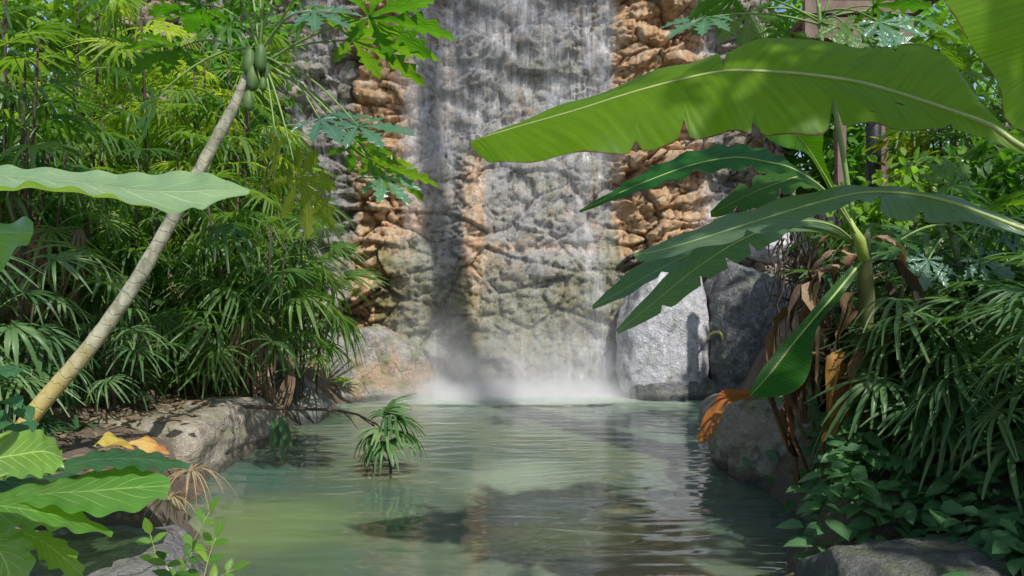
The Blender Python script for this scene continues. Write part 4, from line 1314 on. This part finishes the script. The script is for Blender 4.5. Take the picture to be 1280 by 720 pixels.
def leafy_tree(name, label, cat, x, y, h, crowns, mat, ln, wd, nclump, per, seed, trunk_r=.08, group=None, sizes=.35, lean=(0, 0)):
    rr = random.Random(seed)
    z0 = ground_z(x, y)
    t_ = thing(name, label, cat, (x, y, z0), group)
    mb = MB()
    topp = V((x + lean[0], y + lean[1], z0 + h))
    pts = [V((x, y, z0 - .1)).lerp(topp, k / 8) + V((nz(k * .5, seed, 0), nz(k * .5, seed, 4), 0)) * .06 * h * .3 for k in range(9)]
    mb.tube(pts, [trunk_r * (1 - .6 * k / 8) for k in range(9)], 8)
    for c, rad in crowns:
        c = V(c)
        st = pts[5]
        mb.tube([st, st.lerp(c, .5) + V((0, 0, .1)), c], [trunk_r * .45, trunk_r * .3, trunk_r * .1], 6)
    mb.build('trunk', M['bark'], t_)
    mb = MB()
    for c, rad in crowns:
        crown_mesh(mb, V(c), rad, nclump, per, ln, wd, rr, sizes)
    mb.build('crown', mat, t_)
    return t_


# bushes behind the palms
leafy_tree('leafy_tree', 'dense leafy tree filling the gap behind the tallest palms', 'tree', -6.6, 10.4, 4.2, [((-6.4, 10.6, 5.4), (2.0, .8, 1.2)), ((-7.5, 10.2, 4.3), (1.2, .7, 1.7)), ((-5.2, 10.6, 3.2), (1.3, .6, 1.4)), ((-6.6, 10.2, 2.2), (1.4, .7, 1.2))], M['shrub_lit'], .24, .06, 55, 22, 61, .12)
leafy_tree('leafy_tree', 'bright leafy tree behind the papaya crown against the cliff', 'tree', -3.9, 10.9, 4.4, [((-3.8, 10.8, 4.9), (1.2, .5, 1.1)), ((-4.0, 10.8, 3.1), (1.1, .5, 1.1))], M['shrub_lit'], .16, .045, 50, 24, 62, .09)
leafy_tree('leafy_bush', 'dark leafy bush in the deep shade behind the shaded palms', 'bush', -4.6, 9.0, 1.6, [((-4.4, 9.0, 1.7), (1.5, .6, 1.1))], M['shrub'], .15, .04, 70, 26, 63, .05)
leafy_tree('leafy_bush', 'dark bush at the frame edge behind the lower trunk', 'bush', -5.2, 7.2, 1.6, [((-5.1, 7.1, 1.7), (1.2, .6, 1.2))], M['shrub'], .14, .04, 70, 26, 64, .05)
# shrubs over on the other bank
leafy_tree('leafy_shrub', 'light green leafy shrub beside the dark lamp post', 'shrub', 3.7, 6.6, 1.6, [((3.65, 6.5, 2.35), (.6, .5, .28)), ((3.2, 6.6, 2.15), (.4, .4, .22))], M['shrub_lit'], .13, .036, 26, 16, 65, .02, sizes=.18)
leafy_tree('leafy_shrub', 'green leafy shrub rising above the young papaya', 'shrub', 4.4, 6.2, 1.7, [((4.2, 6.1, 2.4), (.7, .5, .45))], M['shrub'], .12, .035, 40, 18, 66, .02, sizes=.2)
leafy_tree('leafy_shrub', 'dark shrub behind the bluish palms', 'shrub', 3.9, 5.4, 1.1, [((3.7, 5.5, 1.4), (.9, .6, .6))], M['shrub'], .11, .035, 60, 20, 67, .02, sizes=.25)
leafy_tree('leafy_shrub', 'yellow-green drooping shrub just under the big banana leaf', 'shrub', 4.2, 7.6, 2.2, [((4.1, 7.5, 2.95), (.28, .25, .42))], M['papaya_yellow'], .15, .04, 18, 14, 68, .02, sizes=.14)
leafy_tree('leafy_tree', 'sunlit tree far behind the timber deck', 'tree', 10.5, 17.5, 5.2, [((10, 17, 6.0), (2.2, 1.2, 1.6)), ((8.4, 17, 4.0), (1.4, 1.0, 1.1))], M['shrub_lit'], .25, .07, 60, 22, 69, .14, sizes=.5)
leafy_tree('leafy_tree', 'broad sunlit tree behind the timber deck filling the gap beside the cliff', 'tree', 7.2, 13.6, 4.6, [((7.0, 13.4, 5.9), (1.8, .9, 1.5)), ((5.6, 13.6, 6.2), (1.1, .8, 1.2)), ((5.9, 13.8, 4.4), (.9, .8, 1.0)), ((6.6, 13.4, 3.6), (1.4, .8, 1.2))], M['shrub_lit'], .2, .06, 55, 22, 72, .10, sizes=.4)
leafy_tree('leafy_tree', 'tree with open crown behind the picket fence', 'tree', 13, 16.5, 5, [((12.4, 16, 5.2), (2.0, 1.2, 2.0)), ((10.6, 15, 2.6), (1.6, 1.0, .8))], M['shrub'], .22, .06, 60, 22, 70, .14, sizes=.5)
leafy_tree('leafy_tree', 'dark green tree above the picket fence at the frame edge', 'tree', 8.6, 11.0, 4.5, [((7.9, 10.6, 5.4), (1.4, .9, 1.2)), ((7.4, 10.8, 3.6), (.9, .7, .6))], M['shrub'], .18, .05, 55, 22, 71, .10, sizes=.4)

# seedling with paired leaflets in the near corner
ex, ey = at(222, 800, 2.95).x, 2.95
sd = thing('seedling', 'seedling with rows of paired oval leaflets at the near water edge', 'plant', (ex, ey, ground_z(ex, ey)))
rr = random.Random(4)
for k, (e, col) in enumerate((((262, 640, 2.95), 'shrub_lit'), ((188, 668, 2.9), 'shrub_lit'), ((240, 690, 2.85), 'shrub'), ((292, 712, 2.9), 'shrub_lit'), ((205, 700, 2.75), 'shrub'), ((270, 672, 3.0), 'shrub_lit'))):
    b = at(222 + (k - 2.5) * 8, 800, 2.95)
    e = at(*e)
    pts = [b.lerp(e, t) + V((0, 0, .06 * math.sin(t * 3.14))) for t in [i / 8 for i in range(9)]]
    mb = MB()
    mb.tube(pts, [.004 - .003 * i / 8 for i in range(9)], 5)
    st = mb.build('stem', M['petiole_pale'], sd)
    def lf_(p, d_, l, w_):
        mb = MB()
        leaf_blade(mb, p, d_, V((0, -.6, .8)), l, w_, 0, .12)
        mb.build('leaflet', M[col], st)
    for i in range(1, 9, 2):
        d = (pts[i] - pts[i - 1]).normalized()
        for q in (-1, 1):
            sidev = d.cross(V((0, -.7, .7))).normalized() * q
            lf_(pts[i], sidev * .9 + d * .5 + rvec(rr) * .15, .072 * rr.uniform(.8, 1.2), .017)
    lf_(pts[-1], d, .085, .019)


def blade_plant(name, label, base, n, ln, wd, mat, seed, cat='plant', spread=1.0, droop=.5, up=.9):
    rr = random.Random(seed)
    t_ = thing(name, label, cat, base)
    mb = MB()
    for i in range(n):
        a = rr.uniform(0, 6.283)
        d = V((math.cos(a) * spread, math.sin(a) * spread, rr.uniform(.3, 1.2) * up)).normalized()
        l = ln * rr.uniform(.6, 1.15)
        s = d.cross(V((0, 0, 1))).normalized()
        rows, uvs = [], []
        for k in range(7):
            t = k / 6
            c = V(base) + d * (l * t) - V((0, 0, droop * l * t ** 2.2))
            ww = wd * (math.sin(min(1, .12 + t * .9) * math.pi) ** .7)
            nn = s.cross(d)
            rows.append([c - s * ww + nn * ww * .4, c, c + s * ww + nn * ww * .4])
            uvs.append([(t, 0), (t, .5), (t, 1)])
        mb.grid(rows, uvs)
    mb.build('blades', mat, t_)
    return t_


def on_ground(px, Y):
    x = (px - 640) / F * Y
    return V((x, Y, ground_z(x, Y)))


b = at(98, 540, 5.1)
blade_plant('strap_leaf_plant', 'strap-leaved plant at the foot of the leaning trunk', b, 20, .30, .011, M['rhapis_blue'], 2)
b = at(250, 530, 6.2)
blade_plant('dry_grass_tuft', 'tuft of dry straw grass hanging off the ledge by the water', at(238, 590, 4.9), 34, .34, .004, M['straw'], 3, 'grass', droop=.9, up=.6)
blade_plant('dry_grass_tuft', 'pale dry grass clump just above the seedling', at(212, 622, 4.2), 30, .22, .005, M['straw'], 13, 'grass', droop=.8, up=.5)
mb = MB()
rr = random.Random(14)
hp = thing('hanging_plant', 'bluish plant with long leaves hanging over the ledge corner', 'plant', at(352, 520, 6.75))
for k in range(12):
    a = rr.uniform(-1, 1)
    leaf_blade(mb, hp.location + V((rr.uniform(-.06, .08), rr.uniform(-.1, .05), rr.uniform(-.05, .03))), V((.35 * a + .1, -.25, -1)), V((.3 * a, -1, .1)), rr.uniform(.22, .36), .028, 0, .1)
mb.build('leaves', M['rhapis_blue'], hp)
mb = MB()
hp = thing('leafy_plant', 'small rounded leaf plant at the frame edge above the big-leaved plant', 'plant', on_ground(-20, 4.0))
for k in range(26):
    p = at(rr.uniform(-30, 28), rr.uniform(430, 535), rr.uniform(3.6, 4.1))
    leaf_blade(mb, p, V((rr.uniform(-.2, 1), -.6, rr.uniform(-.4, .3))), V((0, -.3, 1)), rr.uniform(.12, .2), .05, 0, .25)
mb.build('leaves', M['broad_dark'], hp)
blade_plant('moss_tuft', 'small green tuft growing at the foot of the stained sloping rock', at(428, 478, 10.3), 40, .28, .012, M['shrub_lit'], 23, 'plant', droop=.5)

# ground cover on the near bank: uncountable leaves
mb = MB()
rr = random.Random(77)
n = 0
while n < 6500:
    x, y = rr.uniform(1.55, 4.2), rr.uniform(2.6, 6.3)
    r = lin(RIGHT, y)
    if x < r - .12 or (x < r + .25 and rr.random() < .35):
        continue
    if (x - 1.65) ** 2 + ((y - 3.3) * .8) ** 2 < .19:
        continue
    if 640 + 924 * x / y < 1004 and y > 3.6 and rr.random() < .93:
        continue
    n += 1
    z = max(0.03, ground_z(x, y)) + rr.random() ** 1.1 * (.40 + .3 * max(-.5, nz(x, y, 0, 1.6)))
    a = rr.uniform(0, 6.283)
    ln = rr.uniform(.05, .16)
    leaf_blade(mb, V((x, y, z)), V((math.cos(a) - .35, math.sin(a) - .35, rr.uniform(-.3, .5))), V((-.2, -.3, 1)) + rvec(rr) * .5, ln, ln * .30, 0, .35)
kind(mb.build('ground_cover', M['cover']), 'stuff')
mb = MB()
for k in range(320):
    x, y = rr.uniform(2.0, 3.5), rr.uniform(5.7, 7.6)
    if x < lin(RIGHT, y) + .05:
        continue
    z = max(ground_z(x, y), .50 if y < 7.4 and x < 3.4 else 0) + .05
    leaf_blade(mb, V((x, y, z + rr.random() * .12)), V((rr.gauss(0, 1), rr.gauss(0, 1), .2)), V((0, -.3, 1)) + rvec(rr) * .3, rr.uniform(.06, .11), .024, 0, .3)
kind(mb.build('ground_cover', M['shrub_lit']), 'stuff')
# leaf litter
mb = MB()
for k in range(2600):
    if rr.random() < .6:
        x, y = rr.uniform(-5.5, -2.5), rr.uniform(4.0, 9.5)
        if x > lin(LEFT, y) - .1:
            continue
    else:
        x, y = rr.uniform(2.1, 4.0), rr.uniform(4.8, 8.5)
        if x < lin(RIGHT, y) + .1:
            continue
    z = ground_z(x, y)
    if -4.0 < x < -2.5 and 5.9 < y < 8.2:
        z = max(z, .50)
    if 2.0 < x < 3.5 and 6.0 < y < 7.5:
        z = max(z, .56)
    a = rr.uniform(0, 6.283)
    leaf_blade(mb, V((x, y, z + .015)), V((math.cos(a), math.sin(a), rr.uniform(-.1, .25))), V((0, 0, 1)) + rvec(rr) * .5, rr.uniform(.05, .14), rr.uniform(.012, .03), 0, .15)
kind(mb.build('leaf_litter', M['rhapis_dead']), 'stuff')

# tangle of roots hanging behind the banana skirt
rt = thing('root_tangle', 'tangle of brown hanging roots behind the banana skirt', 'roots', at(1030, 500, 7.2))
mb = MB()
for k in range(70):
    p = at(rr.uniform(968, 1078), rr.uniform(225, 330), rr.uniform(6.6, 7.4))
    pts = [p]
    for j in range(9):
        pts.append(pts[-1] + V((rr.gauss(0, .035), rr.gauss(0, .03), -rr.uniform(.06, .17))))
    r0 = rr.uniform(.004, .013)
    mb.tube(pts, [r0 * (1 - .08 * j) for j in range(10)], 5)
for k in range(12):
    a, b_ = at(rr.uniform(960, 1000), rr.uniform(330, 420), 7.0), at(rr.uniform(1040, 1085), rr.uniform(280, 350), 6.9)
    pts = [a.lerp(b_, j / 6) + V((0, rr.gauss(0, .04), rr.gauss(0, .04) - .1 * math.sin(j / 6 * 3.1))) for j in range(7)]
    mb.tube(pts, rr.uniform(.006, .014), 5)
mb.build('roots', M['twig'], rt)

# ------------------------------------------------------------------ things beyond the far bank
wd = thing('timber_deck', 'reddish timber deck frame with posts high beside the cliff', 'deck', on_ground(1075, 10.4))
g0 = wd.location.z
for nm, c, h, rz in (
    ('post', at(1050, 90, 10.4), (.06, .06, 3.0), 0), ('post', at(1103, 90, 10.4), (.055, .055, 3.0), 0), ('post', at(1092, 60, 12.2), (.09, .09, 3.8), 0)):
    mb = MB()
    top_z = c.z + .9
    mb.box(V((c.x, c.y, (top_z + g0) / 2 - .2)), (h[0], h[1], (top_z - g0) / 2 + .2), rz)
    mb.build(nm, M['wood'], wd, smooth=False)
for c, h in ((at(1072, 10, 10.25), (.75, .05, .09)), (at(1072, 36, 10.25), (.75, .05, .14)), (at(1072, 22, 11.3), (.8, 1.2, .04))):
    mb = MB()
    mb.box(c, h)
    mb.build('beam', M['wood'], wd, smooth=False)
def post_thing(name, label, cat, px, Y, ztop, r, mat, cap=True):
    b = on_ground(px, Y)
    t_ = thing(name, label, cat, b)
    mb = MB()
    mb.tube([b - V((0, 0, .1)), V((b.x, b.y, ztop))], r, 12)
    mb.build('shaft', mat, t_, smooth=True)
    mb = MB()
    mb.tube([V((b.x, b.y, ztop)), V((b.x, b.y, ztop + .05)), V((b.x, b.y, ztop + .09))], [r * 1.4, r * 1.4, r * .6], 12)
    mb.build('cap', mat, t_)


post_thing('lamp_post', 'dark metal post standing behind the shrubs', 'post', 1092, 8.0, 4.3, .075, M['blackmetal'])
pl = thing('stone_pillar', 'grey stone pillar in front of the picket fence', 'pillar', on_ground(1240, 12.5))
mb = MB()
q = pl.location
mb.box(V((q.x, q.y, (q.z + 4.2) / 2)), (.28, .28, (4.2 - q.z) / 2 + .1))
mb.build('shaft', M['concrete'], pl, smooth=False)
mb = MB()
mb.box(V((q.x, q.y, 4.26)), (.34, .34, .06))
mb.build('cap', M['concrete'], pl, smooth=False)
fn = thing('picket_fence', 'pale picket fence in bright sun beyond the bank', 'fence', on_ground(1205, 14))
q = fn.location
mb = MB()
for k in range(46):
    mb.box(V((q.x - 2.6 + k * .17, q.y, 3.05)), (.035, .015, .95))
mb.build('pickets', M['whitepaint'], fn, smooth=False)
for z in (2.4, 3.6):
    mb = MB()
    mb.box(V((q.x + 1.2, q.y + .04, z)), (4.0, .02, .05))
    mb.build('rail', M['whitepaint'], fn, smooth=False)
for k in range(4):
    mb = MB()
    mb.box(V((q.x - 2.4 + k * 2.4, q.y + .11, 2.2)), (.05, .05, 1.9))
    mb.build('post', M['whitepaint'], fn, smooth=False)
# yellow hose end between the boulders
hs = thing('hose', 'short curved yellow hose end at the crack between the two boulders', 'hose', at(894, 425, 10.1))
mb = MB()
mb.tube([at(886, 424, 10.6), at(887, 419, 10.3), at(892, 415, 10.2), at(899, 415, 10.15), at(903, 420, 10.12), at(904, 426, 10.12)], .018, 8)
mb.build('pipe', M['yellow'], hs)

# ------------------------------------------------------------------ tall palm of the shadow stripe, and unseen trees added to cast shade
def tall_palm(label, x, y, h, r):
    z0 = ground_z(x, y)
    t_ = thing('tall_palm', label, 'palm', (x, y, z0))
    mb = MB()
    mb.tube([V((x + .10 * math.sin(k * .4), y, z0 - .1 + (h) * k / 16)) for k in range(17)], [r * (1.15 - .3 * k / 16) for k in range(17)], 12)
    mb.build('trunk', M['bark'], t_)
    mb = MB()
    rr = random.Random(3)
    for i in range(18):
        a = i * 2.4
        d = V((math.cos(a), math.sin(a), 0))
        s = V((-d.y, d.x, 0))
        pts = [V((x, y, z0 + h)) + d * (2.6 * t) + V((0, 0, 1.1 * t - 2.2 * t * t)) for t in [k / 14 for k in range(15)]]
        mb.tube(pts, [.03 - .0018 * k for k in range(15)], 5)
        for k in range(2, 15):
            for q in (-1, 1):
                leaf_blade(mb, pts[k], s * q + d * .5, V((0, 0, 1)), .6, .03, 0, .5)
    mb.build('crown', M['rhapis'], t_)


c0 = V((-.80, 11.4, 2.6)) + SUN * 17
tall_palm('very tall palm whose thin trunk throws the dark shadow stripe on the waterfall', c0.x, c0.y, 20.5, .25)


def added_shade_tree(label, target, s, rad, nclump, per, seed, base, mat='shrub', ln=.26, wd=.075):
    c = V(target) + SUN * s  # unseen crown, added up the sun ray from the spot it shades
    t_ = thing('added_shade_tree', label, 'tree', (base[0], base[1], ground_z(*base)))
    b = t_.location
    mb = MB()
    pts = crom([V((b.x, b.y, b.z - .1)), V((b.x, b.y, b.z + 2)), V((b.x, b.y, c.z * .7)), c - V((0, 0, .5)), c + V((0, 0, .4))], 20)
    mb.tube(pts, [.16 - .13 * k / 20 for k in range(21)], 10)
    mb.build('trunk', M['bark'], t_)
    mb = MB()
    crown_mesh(mb, c, rad, nclump, per, ln, wd, random.Random(seed), .5)
    mb.build('crown', M[mat], t_)


added_shade_tree('unseen tree added overhead to shade the bank of bluish palms', (3.0, 5.3, .8), 8.5, (1.7, 1.4, .8), 14, 26, 91, (6.5, -1.5))
added_shade_tree('unseen tree added overhead to cast leafy shade on the darker boulder', (3.75, 10.2, .8), 9.0, (.75, .9, .7), 40, 24, 95, (7.5, 2.0))
added_shade_tree('unseen tree added overhead to shade the near slab and ground cover', (2.4, 3.7, .3), 9.0, (.9, .8, .6), 12, 24, 96, (6.5, -4.5))
added_shade_tree('unseen tree added overhead to shade the lower palms beside the leaning trunk', (-4.9, 6.8, 1.0), 9.0, (1.0, .9, .6), 34, 24, 97, (-3.0, -7.0))
added_shade_tree('unseen tree added overhead to dapple the big banana leaf', (1.55, 2.95, 2.5), 6.0, (.75, .6, .4), 15, 22, 98, (5.0, -5.5))
